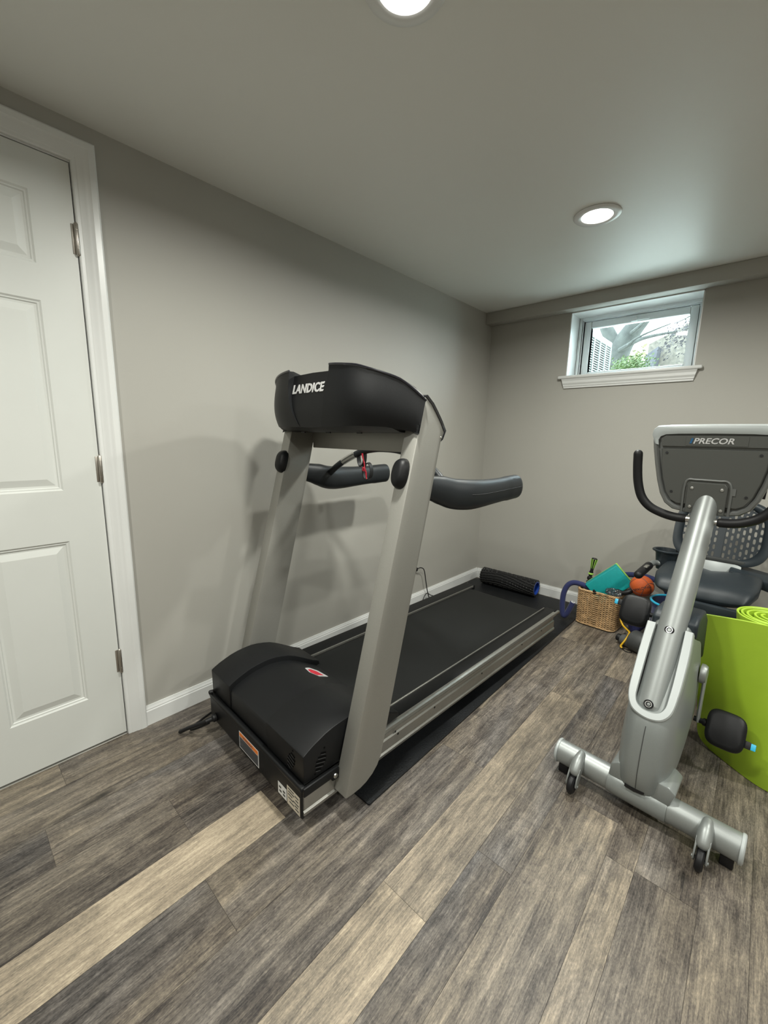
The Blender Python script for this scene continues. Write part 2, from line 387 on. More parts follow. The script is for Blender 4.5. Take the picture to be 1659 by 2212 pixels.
# window: reveal lining, frame, sash, glass, latch, stool, apron
m_wfr = mat('vinyl_frame', (.80, .86, .88), .35)
wy = 3.316
rv = nb()
box(rv, (wl, D+.001, zs), (wl+.006, wy, zt-.0005)); box(rv, (wr-.006, D+.001, zs), (wr, wy, zt-.0005)); box(rv, (wl, D+.001, zt-.0065), (wr, wy, zt-.0005)); box(rv, (wl, D+.001, zs), (wr, wy, zs+.006))
struct('trim_3', rv, m_trim, smooth=False, label='white lining of the window recess')
fr = nb(); z0, z1 = 1.637, zt-.004; x0, x1 = wl+.008, wr-.008
def frame(bm, x0, x1, z0, z1, wd, ya, yb, b=.003):
    box(bm, (x0, ya, z0), (x0+wd, yb, z1), b); box(bm, (x1-wd, ya, z0), (x1, yb, z1), b)
    box(bm, (x0+wd, ya, z1-wd), (x1-wd, yb, z1), b); box(bm, (x0+wd, ya, z0), (x1-wd, yb, z0+wd), b)
frame(fr, x0, x1, z0, z1, .020, wy, 3.42); frame(fr, x0+.016, x1-.016, z0+.010, z1-.016, .012, wy+.012, 3.40)
win = struct('window_1', fr, m_wfr, angle=25)
sh = nb(); frame(sh, x0+.031, x1-.031, z0+.020, z1-.031, .046, wy+.022, 3.385, .006)
sash = obj('window_sash', sh, m_wfr, win)
obj('window_glass', bx((x0+.070, 3.352, z0+.062), (x1-.070, 3.356, z1-.072)), glassy('window_pane', (.96, 1.0, 1.0), .15), win, smooth=False)
lt = nb(); box(lt, (.985, wy+.012, 2.012), (1.06, wy+.022, 2.024), .003); box(lt, (.955, wy+.004, 2.008), (.992, wy+.022, 2.032), .005); box(lt, (.975, wy+.002, 2.030), (.988, wy+.018, 2.044), .003)
obj('window_latch', lt, m_wfr, win)
st = nb(); box(st, (.569, D-.030, 1.638), (1.408, D-.0006, 1.660), .008, 4); box(st, (wl+.007, D-.01, 1.6415), (wr-.007, wy-.001, 1.660))
struct('trim_4', st, m_trim, label='white window stool board')
ap = nb(); aprof = [(0, 0), (.010, 0), (.010, .010), (.014, .014), (.014, .022), (.020, .034), (.020, .050), (.026, .064), (0, .064)]
prism(ap, aprof, lambda p, q, d: (d, D-.0005-p, 1.5735+q), .612, 1.370)
for v in ap.verts:
    k = (v.co.z-1.5735)/.064; v.co.x += (-.016 if v.co.x < 1 else .016)*k
struct('trim_5', ap, m_trim, angle=20, label='white moulded apron under the window stool')

# recessed ceiling lights
def can_light(x, y, label):
    t = thing('recessed_light', (x, y, H), label, 'ceiling light', 'recessed ceiling lights')
    r = nb(); lathe(r, [(.094, -.0005), (.095, -.003), (.090, -.007), (.070, -.0085), (.063, -.006), (.060, -.001), (.060, -.0003), (.094, -.0003)], (x, y, H), (0, 0, 1), 48, cap=False)
    obj('trim_ring', r, m_trim, t)
    d = nb(); lathe(d, [(.0595, -.0025), (.0595, -.0006)], (x, y, H), (0, 0, 1), 40)
    obj('diffuser', d, m_led, t)
    ld = bpy.data.lights.new('downlight', 'AREA'); ld.shape = 'DISK'; ld.size = .115; ld.energy = LAMP_W; ld.color = (.985, .985, .905); ld.spread = math.radians(165)
    lo = bpy.data.objects.new('lamp', ld); COL.objects.link(lo); lo.parent = t; lo.location = (0, 0, -.012)
can_light(1.075, 2.08, 'round recessed ceiling light near the back wall, above the treadmill rear')
can_light(1.045, .815, 'round recessed ceiling light cut off by the top edge of the photo')
can_light(1.06, -.45, 'round recessed ceiling light behind the camera, over the door end of the room')
can_light(2.75, 2.08, 'round recessed ceiling light on the right side, beyond the frame')
can_light(2.75, .815, 'round recessed ceiling light on the right, beside the camera position')
can_light(2.75, -.45, 'round recessed ceiling light farthest right, behind the camera')

# ------------------------------------------------------------------ treadmill mat
mb_ = nb(); pts = []
mx0, mx1, my0, my1, mr = .028, .946, .843, 3.118, .03
for cx_, cy_, a0 in ((mx1-.006, my0+.006, -90), (mx1-.006, my1-.006, 0), (mx0+.04, my1-.04, 90), (mx0+.006, my0+.006, 180)):
    rr2 = .04 if (cx_ < .1 and cy_ > 3) else .006
    for k in range(5): a = math.radians(a0+k*22.5); pts.append((cx_+rr2*math.cos(a), cy_+rr2*math.sin(a)))
prism(mb_, pts, lambda p, q, d: (p, q, d), .0002, .0065)
tagp(obj('equipment_mat', mb_, m_rubmat, smooth=False), 'black textured rubber mat lying on the floor under the treadmill', 'mat')

# ------------------------------------------------------------------ treadmill (local a: towards the left wall, b: towards the back, c: up)
tt = math.radians(2.2); TX, TY = .836, .655
MT = Matrix(((-math.cos(tt), math.sin(tt), 0, TX), (math.sin(tt), math.cos(tt), 0, TY), (0, 0, 1, 0), (0, 0, 0, 1)))
def TW(a, b, c): return MT @ Vector((a, b, c))
AV = Vector((-math.cos(tt), math.sin(tt), 0)); BV = Vector((math.sin(tt), math.cos(tt), 0)); CV = Vector((0, 0, 1))
AC = .2925
p0 = TW(AC, .9, .0065); tm = thing('treadmill', p0, 'black and silver treadmill standing on the rubber mat along the left wall', 'treadmill')
def tp(name, bm, m, par=None, **k): return obj(name, bm, m, par or tm, xf=MT, **k)
# side rails: extruded aluminium profile, mirrored for the far side
rail = [(-.030, .068), (-.041, .070), (-.042, .080), (-.036, .084), (-.036, .124), (-.030, .128), (-.030, .150), (-.036, .153), (-.043, .158), (-.046, .166), (-.043, .175), (-.036, .179), (-.026, .179), (-.026, .170), (-.020, .170), (-.020, .068)]
railf = [(-.030, .068), (-.041, .070), (-.042, .080), (-.036, .084), (-.036, .150), (-.020, .150), (-.020, .068)]
for s in (1, -1):
    fn = (lambda p, q, d: (p, d, q)) if s == 1 else (lambda p, q, d: (2*AC-p, d, q))
    b_ = nb(); prism(b_, rail, fn, .13, 1.795); prism(b_, railf, fn, -.020, .13)
    # bead runs a little beyond the face
    pa = -.037 if s == 1 else 2*AC+.037
    tube(b_, [(pa, 1.79, .169), (pa, 1.842, .169)], .0088, 14, round_end=True)
    r_ = tp('side_rail', b_, m_alu)
    for bb_ in (.385, .40, .62, .98, 1.38, 1.62):
        h = nb(); lathe(h, [(.0045, 0), (.0045, .0006)], (-.0362 if s == 1 else 2*AC+.0362, bb_, .118 if bb_ != .385 else .135), (-s, 0, 0), 10)
        tp('bolt_hole', h, m_rubber, r_)
    fr_ = nb(); a0, a1 = (-.028, .033) if s == 1 else (2*AC-.033, 2*AC+.047)
    box(fr_, (a0, .30, .150), (a1, 1.835, .1785 if s == 1 else .1805), .003); tp('foot_rail', fr_, m_black)
    sb = nb(); am = .036 if s == 1 else 2*AC-.036
    box(sb, (am-.003, .36, .170), (am+.003, 1.805, .1835), .001); tp('edge_strip', sb, m_alu)
# belt as a loop round the rollers
b_ = nb(); loop = []
for k in range(9): a = math.radians(90-k*22.5); loop.append((1.762+.033*math.cos(a), .138+.033*math.sin(a)))
for k in range(9): a = math.radians(-90-k*22.5); loop.append((.30+.033*math.cos(a), .138+.033*math.sin(a)))
prism(b_, loop, lambda p, q, d: (d, p, q), .041, .544); tp('running_belt', b_, m_belt)
# crossmembers, rollers, feet
for y_ in (.55, 1.1, 1.6):
    b_ = nb(); box(b_, (-.018, y_, .080), (2*AC+.018, y_+.04, .103), .003); tp('crossmember', b_, m_black)
for s in (-1, 1):
    ax_ = AC+s*.25
    b_ = nb(); lathe(b_, [(.018, .0067), (.022, .012), (.022, .022), (.008, .026), (.008, .085)], (ax_, 1.62, 0), (0, 0, 1), 18); tp('levelling_foot', b_, m_rubber)
    b_ = nb(); lathe(b_, [(.010, -.012), (.030, -.012), (.036, -.008), (.036, .008), (.030, .012), (.010, .012)], (ax_, .16, .0368), (1, 0, 0), 28); box(b_, (ax_-.018, .145, .036), (ax_-.014, .175, .085), .001); box(b_, (ax_+.014, .145, .036), (ax_+.018, .175, .085), .001)
    tp('transport_wheel', b_, m_rubber)
# front plate with wrap-round strip
b_ = nb(); box(b_, (-.036, -.024, .055), (.621, -.012, .166), .004); box(b_, (-.040, -.028, .150), (.625, -.010, .168), .006, 3)
box(b_, (-.046, -.022, .136), (-.034, .112, .166), .004); box(b_, (-.046, .085, .124), (-.034, .112, .150), .004)
box(b_, (.619, -.022, .136), (.631, .112, .166), .004); box(b_, (-.02, -.018, .07), (.605, .13, .11), .002)
fp = tp('front_plate', b_, m_black)
b_ = nb(); lathe(b_, [(0, .004), (.004, .0045), (.0075, .003), (.0085, 0)], (-.046, .097, .140), (-1, 0, 0), 16); tp('bolt', b_, m_steel, fp)
# stickers on the plate
def sticker(nm, a0, a1, c0, c1, m, y=-.0252, lab=None, par=fp):
    return tp(nm, bx((a0, y, c0), (a1, y+.0008, c1)), m, par, smooth=False, label=lab)
s1 = sticker('warning_label', .222, .365, .068, .134, m_white, -.0256, 'orange, black and white warning label')
sticker('label_band', .226, .361, .1165, .1315, m_orange, -.0262, 'orange band', par=fp)
sticker('label_panel', .226, .361, .072, .114, m_ink, -.0262, 'black panel', par=fp)
for k in range(6): sticker('label_line', .232, .355-.01*(k % 3), .077+.006*k, .0782+.006*k, m_dkgrey, -.0268)
text('warning_lettering', 'WARNING', m_ink, fp, TW(.335, -.0264, .1195), -AV, CV, .0125, depth=.0003, xscale=1.2)
s2 = sticker('approval_label', .048, .098, .062, .104, m_white, lab='small white approval label')
for a_, c_ in ((.085, .090), (.083, .076), (.062, .086), (.062, .074)): sticker('label_mark', a_-.006, a_+.006, c_-.003, c_+.003, m_dkgrey, -.0260)
s3 = sticker('serial_label', -.026, .044, .060, .126, m_cream, lab='cream serial number label')
for k, (a0, a1, c_) in enumerate(((.006, .038, .118), (-.02, .0, .114), (.004, .036, .108), (-.018, -.004, .102), (.014, .038, .098), (-.020, .010, .090), (.010, .036, .086), (-.016, .000, .080), (.005, .03, .074), (-.02, -.002, .070))): sticker('label_line', a0, a1, c_, c_+.003, m_dkgrey, -.0260)

# motor cover: raised shoulders left and right, lower middle
prof_r = [(-.014, .262), (.0, .270), (.02, .280), (.065, .297), (.11, .306), (.156, .3085), (.20, .303), (.245, .291), (.285, .272), (.33, .245), (.37, .221), (.405, .204)]
def interp(P, x):
    if x <= P[0][0]: return P[0][1]
    for (x0_, y0_), (x1_, y1_) in zip(P, P[1:]):
        if x <= x1_: return y0_+(y1_-y0_)*(x-x0_)/(x1_-x0_)
    return P[-1][1]
bs = [-.014, -.006, .004, .02, .045, .07, .10, .13, .16, .19, .22, .25, .28, .31, .34, .37, .392, .405]
def shoulder(a0, a1):
    poly = [(b0_, interp(prof_r, b0_)) for b0_ in bs]+[(.408, .186), (.36, .180), (.30, .178), (.2, .17), (-.012, .166)]
    t = nb(); prism(t, poly, lambda p, q, d: (d, p, q), a0, a1, .004, 2, 40); return t
cov = tp('motor_cover', shoulder(-.032, .185), m_black, angle=30)
b_ = shoulder(.458, .618); tp('cover_shoulder', b_, m_black, cov, angle=30)
poly = [(-.008, .166), (-.008, .235)]+[(b0_+(.002 if b0_ < 0 else 0), interp(prof_r, b0_)-.0225) for b0_ in bs[1:-2]]+[(.385, .189), (.385, .180), (.30, .175)]
b_ = nb(); prism(b_, poly, lambda p, q, d: (d, p, q), .184, .4585); tp('cover_centre', b_, m_black, cov, angle=30)
# vents on the corner
def slot_poly(L_, w_, n=4):
    P = []
    for s_, a0 in ((1, -90), (-1, 90)):
        for k in range(n+1): a = math.radians(a0+180*k/n); P.append((s_*L_/2+w_/2*math.cos(a), w_/2*math.sin(a)))
    return P
m_highlight = mat('vent_lip', (.05, .052, .055), .35)  # paler grey paints the bright lower edge highlight of each slot
for side_ in (0, 1):
    b_ = nb(); b2_ = nb()
    for k, L_ in enumerate((.016, .028, .032, .028, .016)):
        c_ = .189+k*.0118; ctr = (.044-k*.0050) if side_ == 0 else (.040+k*.0050)
        sl = .34 if side_ == 0 else -.34
        ca, sa = math.cos(sl), math.sin(sl); P = slot_poly(L_, .0062); P2 = slot_poly(L_, .0014)
        f0 = lambda p, q, d: ((p, d, q) if side_ == 0 else (d, p, q))
        d0, d1 = (-.0150, -.0136) if side_ == 0 else (-.0332, -.0316)
        prism(b_, [(ctr+p*ca-q*sa, c_+p*sa+q*ca) for p, q in P], f0, d0, d1)
        prism(b2_, [(ctr+p*ca-(q-.0040)*sa, c_+p*sa+(q-.0040)*ca) for p, q in P2], f0, d0-.0006, d1)
    for (a_, c_) in (((.024, .252), (.056, .180)) if side_ == 0 else ((.064, .252), (.028, .180))):
        if side_ == 0: lathe(b_, [(.0032, 0), (.0032, .001)], (a_, -.0138, c_), (0, -1, 0), 10)
        else: lathe(b_, [(.0032, 0), (.0032, .001)], (-.0320, a_, c_), (-1, 0, 0), 10)
    vs_ = tp('vent_slots', b_, mat('vent_dark', (.0015, .0015, .0015), .8, spec=.1), cov, smooth=False)
    vl_ = tp('vent_highlights', b2_, m_highlight, cov, smooth=False)
# badge on the rear slope of the centre panel
def csurf(b0_, off=.0): return interp(prof_r, b0_)-.0225+off
hexa = [(.375, .272), (.388, .302), (.368, .334), (.316, .346), (.297, .286), (.334, .265)]
def decal(bm, poly, off):
    P = []; n = len(poly)
    for i in range(n):
        for k in range(4): P.append((poly[i][0]+(poly[(i+1) % n][0]-poly[i][0])*k/4, poly[i][1]+(poly[(i+1) % n][1]-poly[i][1])*k/4))
    cx0 = sum(p[0] for p in P)/len(P); cy0 = sum(p[1] for p in P)/len(P); rg = []
    for sc_ in (1.0, 1.0, .8, .6, .4, .2):
        o_ = off if rg else off-.003
        rg.append([(cx0+(p[0]-cx0)*sc_, cy0+(p[1]-cy0)*sc_, csurf(cy0+(p[1]-cy0)*sc_, o_)) for p in P])
    return loft(bm, rg)

b_ = nb(); decal(b_, hexa, .0016)
tp('badge', b_, m_letter, cov, label='silver and red badge', smooth=False)
b_ = nb(); inner = [(.322+(a_-.322)*.68, .279+(y_-.279)*.66) for a_, y_ in hexa]
decal(b_, inner, .0026)
tp('badge_emblem', b_, m_red, cov, label='red emblem', smooth=False)
# power inlet and cord
b_ = nb(); lathe(b_, [(.012, 0), (.016, .004), (.016, .016), (.010, .022), (.009, .045)], (.566, -.022, .082), (.15, -1, -.1), 16)
tube(b_, smooth_path([(.572, -.060, .078), (.600, -.085, .060), (.640, -.115, .035), (.668, -.130, .014), (.676, -.128, .010)], 6), .0075, 12)
tube(b_, smooth_path([(.566, -.055, .070), (.60, -.078, .045), (.64, -.095, .020), (.665, -.085, .012), (.70, .0, .012), (.74, .15, .012), (.745, .4, .012)], 6), .0045, 10)
tp('power_inlet', b_, m_rubber)
b_ = nb(); lathe(b_, [(.008, 0), (.008, .012), (.004, .016)], (.60, -.020, .175), (.3, -1, 0), 12); tp('cover_bolt', b_, m_rubber, cov)

# uprights: slanted box columns, rounded at the rear foot, cut slanting at the top
def uf(c): return .098+.258*(c-.088)
def ur(c): return .250+.2465*(c-.14)
upoly = [(uf(.088), .088), (uf(1.331), 1.331)]
top = [(uf(1.331), 1.331), (.452, 1.308), (.478, 1.281), (.503, 1.252), (.524, 1.222), (ur(1.192)-.002, 1.192)]
foot = [(ur(.30), .30), (ur(.20), .20), (.252, .152), (.236, .124), (.214, .104), (.186, .090), (.16, .084), (.13, .083)]
def upright(a0, a1, lab):
    t = nb(); poly = [(uf(.088), .086)]+[(uf(1.331), 1.331)]+top[1:]+[(ur(1.0), 1.0), (ur(.6), .6)]+foot
    prism(t, poly, lambda p, q, d: (d, p, q), a0, a1, .0035, 2, 40)
    u = tp('upright', t, m_silver, angle=30)
    cpoly = [(p-.002, q) for p, q in top]+[(p+.008, q+.006) for p, q in top[::-1]]
    t = nb(); prism(t, cpoly, lambda p, q, d: (d, p, q), a0-.002, a1+.002, .001, 1, 40); tp('upright_cap', t, m_gloss, u, label='glossy black cap', angle=30)
    return u
upr = upright(-.095, -.036, ''); upl = upright(.621, .680, '')
b_ = nb(); lathe(b_, [(0, .0012), (.004, .001), (.0045, 0)], (-.095, .508, 1.205), (-1, 0, 0), 12); tp('bolt', b_, m_steel, upr)
b_ = nb(); box(b_, (-.036, .500, 1.150), (.621, .540, 1.228), .003); tp('crossbar', b_, m_silver)
# bolt covers on the fronts of the uprights
for am in (-.062, .647):
    c_ = 1.088; y_ = uf(c_); prof_c = []
    t = nb(); rings = []
    lean = Vector((0, .25, .968)); out = Vector((0, -.968, .25)); sx = Vector((1, 0, 0)); O = Vector((am+.008*(1 if am < .3 else -1)*.5, y_+.004, c_))
    for k in range(7):
        a = PI/2*k/6.0; sc_ = math.cos(a)**.55 if k < 6 else .02; h_ = .034*math.sin(a)
        rings.append([O+out*h_+(sx*.031*math.copysign(abs(math.cos(q))**.8, math.cos(q))+lean*.050*math.copysign(abs(math.sin(q))**.8, math.sin(q)))*sc_ for q in [2*PI*j/28 for j in range(28)]])
    loft(t, rings); kc = tp('bolt_cover', t, m_black)
    t = nb(); lathe(t, [(.0045, 0), (.0045, .002)], O+out*.020+lean*.040, out+lean*.9, 12); tp('screw_hole', t, m_rubber, kc)

# console housing
Ssec = [.1175, .16, .21, .27, .31, .35, .375, .388, .394]; Bsec = [.235, .238, .245, .27, .30, .335, .37, .389, .403]
Tsec = [(.1175, 1.432), (.15, 1.430), (.226, 1.422), (.296, 1.401), (.348, 1.376), (.374, 1.346), (.385, 1.330), (.394, 1.314)]
Bot = [(.0, 1.231), (.118, 1.233), (.227, 1.237), (.308, 1.235), (.358, 1.224), (.394, 1.214)]
SB = list(zip(Ssec, Bsec)); nz_ = 12
def sec(s, recess):
    """front-to-back ring at lateral offset s"""
    ct = interp(Tsec, s); cb_ = interp(Bot, s); bf = interp(SB, s)
    if recess: ct = 1.419-.02*s
    P = []
    for k in range(nz_+1):
        u = k/nz_; c = cb_+(ct-cb_)*u
        bulge = .010*math.sin(PI*min(1, u*1.1))*.6
        rec = (.022*u**.8 if recess else 0)
        low = .020*(1-u)**4
        P.append((bf-bulge+rec+low+.012*u, c))
    # top lip then the slanted fascia down to the rear
    rb = .52
    P += [(bf+.020+.012+(.02 if recess else 0), ct+.001), (max(bf+.10, .40), min(ct-.018, 1.395)), (.50, 1.262), (.515, 1.228), (max(bf+.10, .42), 1.2285-.012), (bf+.06, cb_-.012)]
    return P
rings = []
def addring(a, s, rec): rings.append([(a, (min(p, .098+.258*(q-.088)-.004) if s > .326 else p), (max(q, interp(Bot, s)-.001) if s > .326 else q)) for p, q in sec(s, rec)])
cols = [.394, .388, .380, .370, .355, .340, .3275, .3255, .31, .28, .25, .22, .19, .16, .135, .1175]
for s in cols: addring(AC-s, s, False)
for s, r in ((.1165, True), (.08, True), (.04, True), (0, True), (-.04, True), (-.08, True), (-.1165, True)): addring(AC-s, abs(s), r)
for s in cols[::-1]: addring(AC+s, s, False)
# pull the recess edges inwards towards the bottom so they sweep like the real shell
for i in range(len(cols)-1, len(cols)+8):
    for k in range(nz_+1):
        u = k/nz_; a, p, q = rings[i][k]; sgn = -1 if a < AC else 1
        sh_ = .055*(1-u)**2.4
        wgt = max(0, min(1, (abs(a-AC))/.1175))
        rings[i][k] = (a-sgn*sh_*wgt, p, q)
b_ = nb(); loft(b_, rings); con = tp('console_housing', b_, m_black, angle=32)
# glossy rim along the top front edge
def rim_pts(sg):
    return [(AC+sg*s, interp(SB, s)+.013, interp(Tsec, s)+.001) for s in (.119, .15, .19, .23, .27, .31, .345, .37, .383, .393)]
for sg in (-1, 1):
    b_ = nb(); tube(b_, smooth_path(rim_pts(sg), 3), .0042, 10); tp('console_rim', b_, m_gloss, con, label='glossy rim')
for (a_, y_) in ((.45, .33), (.29, .33), (.13, .34)):
    b_ = nb(); box(b_, (a_-.012, y_, 1.2135), (a_+.012, y_+.006, 1.2175)); tp('underside_slot', b_, m_rubber, con)
text('brand_lettering', 'LANDICE', m_letter, con, TW(.401, .2530, 1.3525), -AV, (CV*.972+BV*.235), .0440, depth=.0008, bold=.0016, xscale=.98, spacing=1.06, label='silver lettering')
# display fascia facing the runner
b_ = nb(); n_ = Vector((0, .7, .71)); box(b_, (.06, .405, 1.300), (.52, .409, 1.392), .004)
t = nb(); merge(t, b_)
for v in t.verts: v.co = Vector((v.co.x, .425+(1.392-v.co.z)*.72+(v.co.y-.405)*.8, v.co.z-.012+(v.co.y-.405)*.8))
tp('display_panel', t, m_gloss, con, label='glossy display panel')

# handrails: dip outwards, then run back to a blunt end
def handrail(sg):
    A0 = -.066 if sg < 0 else .651
    def P(b, c, o): return (A0+sg*o, b, c)
    path = smooth_path([P(.452, 1.042, 0), P(.51, 1.032, 0), P(.56, 1.020, .004), P(.61, 1.006, .014), P(.68, .998, .028), P(.76, .997, .034), P(.85, .999, .036), P(.95, 1.002, .036), P(1.00, 1.004, .036), P(1.032, 1.005, .036)], 4)
    n = len(path); rad = []
    for i, p in enumerate(path):
        u = i/(n-1); rad.append((.046+.008*math.exp(-((u-.42)/.2)**2)+(.002 if u > .75 else 0))*(.78+.22*min(1, i/7)))
    t = nb(); P_ = [Vector(p) for p in path]; rings = []
    for i in range(n):
        a = P_[max(0, i-1)]; b = P_[min(n-1, i+1)]; T_ = (b-a).normalized(); N_ = (CV-T_*CV.dot(T_)).normalized(); B_ = T_.cross(N_); r = rad[i]
        rings.append([P_[i]+N_*r*math.sin(q)*1.05+B_*r*.72*math.copysign(abs(math.cos(q))**.85, math.cos(q)) for q in [2*PI*j/24 for j in range(24)]])
    # rounded end
    e = P_[-1]; T_ = (P_[-1]-P_[-2]).normalized(); last = rings[-1]
    for k, (d_, s_) in enumerate(((.008, .97), (.013, .88), (.016, .7), (.017, .35))): rings.append([e+T_*d_+(v-e)*s_ for v in last])
    loft(t, rings); h = tp('handrail', t, m_grip, angle=50)
    # raised oval button pad on top near the end
    t = nb(); o = Vector(P(.985, 1.052, .036)); rr3 = []
    for k in range(5):
        s_ = (1, .95, .88, .8, .02)[k]; hh = (0, .0025, .004, .0035, .0035)[k]
        rr3.append([o+Vector((-.35*sg*0, 0, 0))+Vector((math.cos(q)*.024*s_, math.sin(q)*.045*s_, hh-.010-.012*math.cos(q)**2*s_*0)) for q in [2*PI*j/24 for j in range(24)]])
    t2 = nb(); loft(t2, rr3); tp('button_pad', t2, m_grip, h)
    t = nb(); tube(t, [Vector(p)+Vector((-sg*-1*.0*0, 0, 0)) for p in [(q.x+sg*rad[i]*.722, q.y, q.z+.004) for i, q in enumerate(P_) if 14 < i < n-1]], .0012, 6); tp('seam', t, m_rubber, h)
    return h
hr = handrail(-1); hl = handrail(1)
# arched cross handle with metal pulse grips
b_ = nb(); ap_ = smooth_path([(.655, .600, 1.005), (.640, .606, 1.024), (.590, .618, 1.066), (.52, .630, 1.106), (.44, .638, 1.137), (.36, .640, 1.151), (AC, .640, 1.154), (.225, .640, 1.151), (.145, .638, 1.137), (.065, .630, 1.106), (-.005, .618, 1.066), (-.055, .606, 1.024), (-.070, .600, 1.005)], 4)
tube(b_, ap_, .0145, 14); arch = tp('cross_handle', b_, m_grip)
for k0, k1 in ((10, 14), (32, 36)):
    b_ = nb(); tube(b_, ap_[k0:k1+1], .0158, 14); tp('pulse_grip', b_, m_steel, arch, label='metal pulse grip')

# safety lanyard looped over the cross handle
sl = thing('safety_lanyard', TW(.42, .62, 1.06), 'black safety strap loops with red cord hanging from the treadmill cross handle', 'strap')
def ribbon(bm, path, width, thick, wdir):
    P_ = [Vector(p) for p in path]; rings = []; W_ = Vector(wdir).normalized(); n = len(P_)
    for i in range(n):
        T_ = (P_[min(i+1, n-1)]-P_[max(i-1, 0)]).normalized(); N_ = T_.cross(W_).normalized()
        rings.append([P_[i]+W_*width/2+N_*thick/2, P_[i]-W_*width/2+N_*thick/2, P_[i]-W_*width/2-N_*thick/2, P_[i]+W_*width/2-N_*thick/2])
    return loft(bm, rings)
def ringpath(cx_, cc, ra, rc, n=28, tilt=0): return [(cx_+ra*math.cos(2*PI*k/n), .640+tilt*math.sin(2*PI*k/n), cc+rc*math.sin(2*PI*k/n)) for k in range(n+1)]
b_ = nb(); ribbon(b_, ringpath(.445, 1.118, .021, .046), .022, .003, (0, 1, .2)); ribbon(b_, ringpath(.405, 1.052, .026, .037), .022, .003, (0.2, 1, .1))
o_ = obj('strap_loop', b_, m_rubber, sl, xf=MT)
b_ = nb()
for k in range(5):
    q = rnd.uniform(-.004, .004)
    tube(b_, smooth_path([(.432+q, .632, 1.150), (.428+q*2, .628, 1.118+q), (.416-q, .630, 1.085), (.412+q, .628, 1.062), (.404-q*2, .630, 1.045+q*2), (.402+q, .63, 1.018)], 4), .0022, 6)
for k in range(7):
    a = rnd.uniform(0, 6.28); tube(b_, smooth_path([(.412+.008*math.cos(a+j), .626+.004*math.sin(a*2+j), 1.060+.010*math.sin(a+j*1.7)) for j in range(5)], 3), .0018, 6)
obj('red_cord', b_, m_red, sl, xf=MT, label='red cord')

# mains cable by the wall
b_ = nb(); tube(b_, smooth_path([(.020, 2.262, .275), (.030, 2.29, .282), (.030, 2.330, .262), (.028, 2.352, .215), (.028, 2.366, .16), (.035, 2.385, .07), (.045, 2.41, .012), (.06, 2.47, .0105), (.055, 2.52, .0105)], 8), .0035, 10)
tube(b_, smooth_path([(.045, 2.30, .0105), (.04, 2.335, .05), (.036, 2.375, .066), (.034, 2.43, .035), (.045, 2.49, .0105)], 8), .003, 10)
box(b_, (.0005, 2.235, .240), (.006, 2.275, .310), .002); box(b_, (.006, 2.245, .260), (.026, 2.269, .287), .005)
tagp(obj('power_cable', b_, m_rubber), 'black power cable looping at the foot of the left wall behind the treadmill', 'cable')

# ------------------------------------------------------------------ foam roller on the mat
RX0, RX1, RY, RR = .125, .585, 3.052, .066
rl = thing('foam_roller', (.36, RY, .0065), 'black ribbed foam roller with blue hollow core lying in the far corner', 'foam roller')
b_ = nb(); nseg = 90; nl = 120; rings = []
for i in range(nl+1):
    x = RX0+(RX1-RX0)*i/nl; ring = []
    for j in range(nseg):
        th = 2*PI*j/nseg; wv = th+.35*math.sin((x-RX0)*9.5)
        z_ = (th/(2*PI)*3) % 3; zone = int(((wv % (2*PI))/(2*PI))*3) % 3
        u = math.sin(wv*18)
        g_ = 1 if u > -.35 else 0
        if zone in (0, 2):
            row = int((wv*18+PI/2)/(2*PI)); g_ = g_ if math.sin((x-RX0)*150+row*PI) > -.75 else 0
        ring.append((x, RY+math.cos(th)*(RR-.006*(1-g_)), RR+.0068+math.sin(th)*(RR-.006*(1-g_))))
    rings.append(ring)
for x_, rad_ in ((RX0, .052), ):
    pass
def circ(x, r, c=(RY, RR+.0068)): return [(x, c[0]+math.cos(2*PI*j/nseg)*r, c[1]+math.sin(2*PI*j/nseg)*r) for j in range(nseg)]
full = [circ(RX0, .052)]+[circ(RX0-.0, .058)]+rings+[circ(RX1, .058), circ(RX1, .052)]
loft(b_, full, cap=False); obj('foam_sleeve', b_, m_rollerblk, rl, angle=30)
b_ = nb(); loft(b_, [circ(RX0-.001, .0525), circ(RX1+.001, .0525), circ(RX1+.001, .046), circ(RX0-.001, .046)], closed=True); obj('core_tube', b_, m_rollblue, rl, label='blue plastic core')

# ------------------------------------------------------------------ recumbent bike (local r: right, f: towards the back wall, c: up)
bt = math.radians(3.0); BX, BY = 1.59, 1.42
MB = Matrix(((math.cos(bt), math.sin(bt), 0, BX), (-math.sin(bt), math.cos(bt), 0, BY), (0, 0, 1, 0), (0, 0, 0, 1)))
def BW(r, f, c): return MB @ Vector((r, f, c))
RV = Vector((math.cos(bt), -math.sin(bt), 0)); FV = Vector((math.sin(bt), math.cos(bt), 0))
bk = thing('recumbent_bike', BW(0, .6, 0), 'silver and grey recumbent exercise bike with console facing the back wall', 'exercise bike')
def bp_(name, bm, m, par=None, **k): return obj(name, bm, m, par or bk, xf=MB, **k)
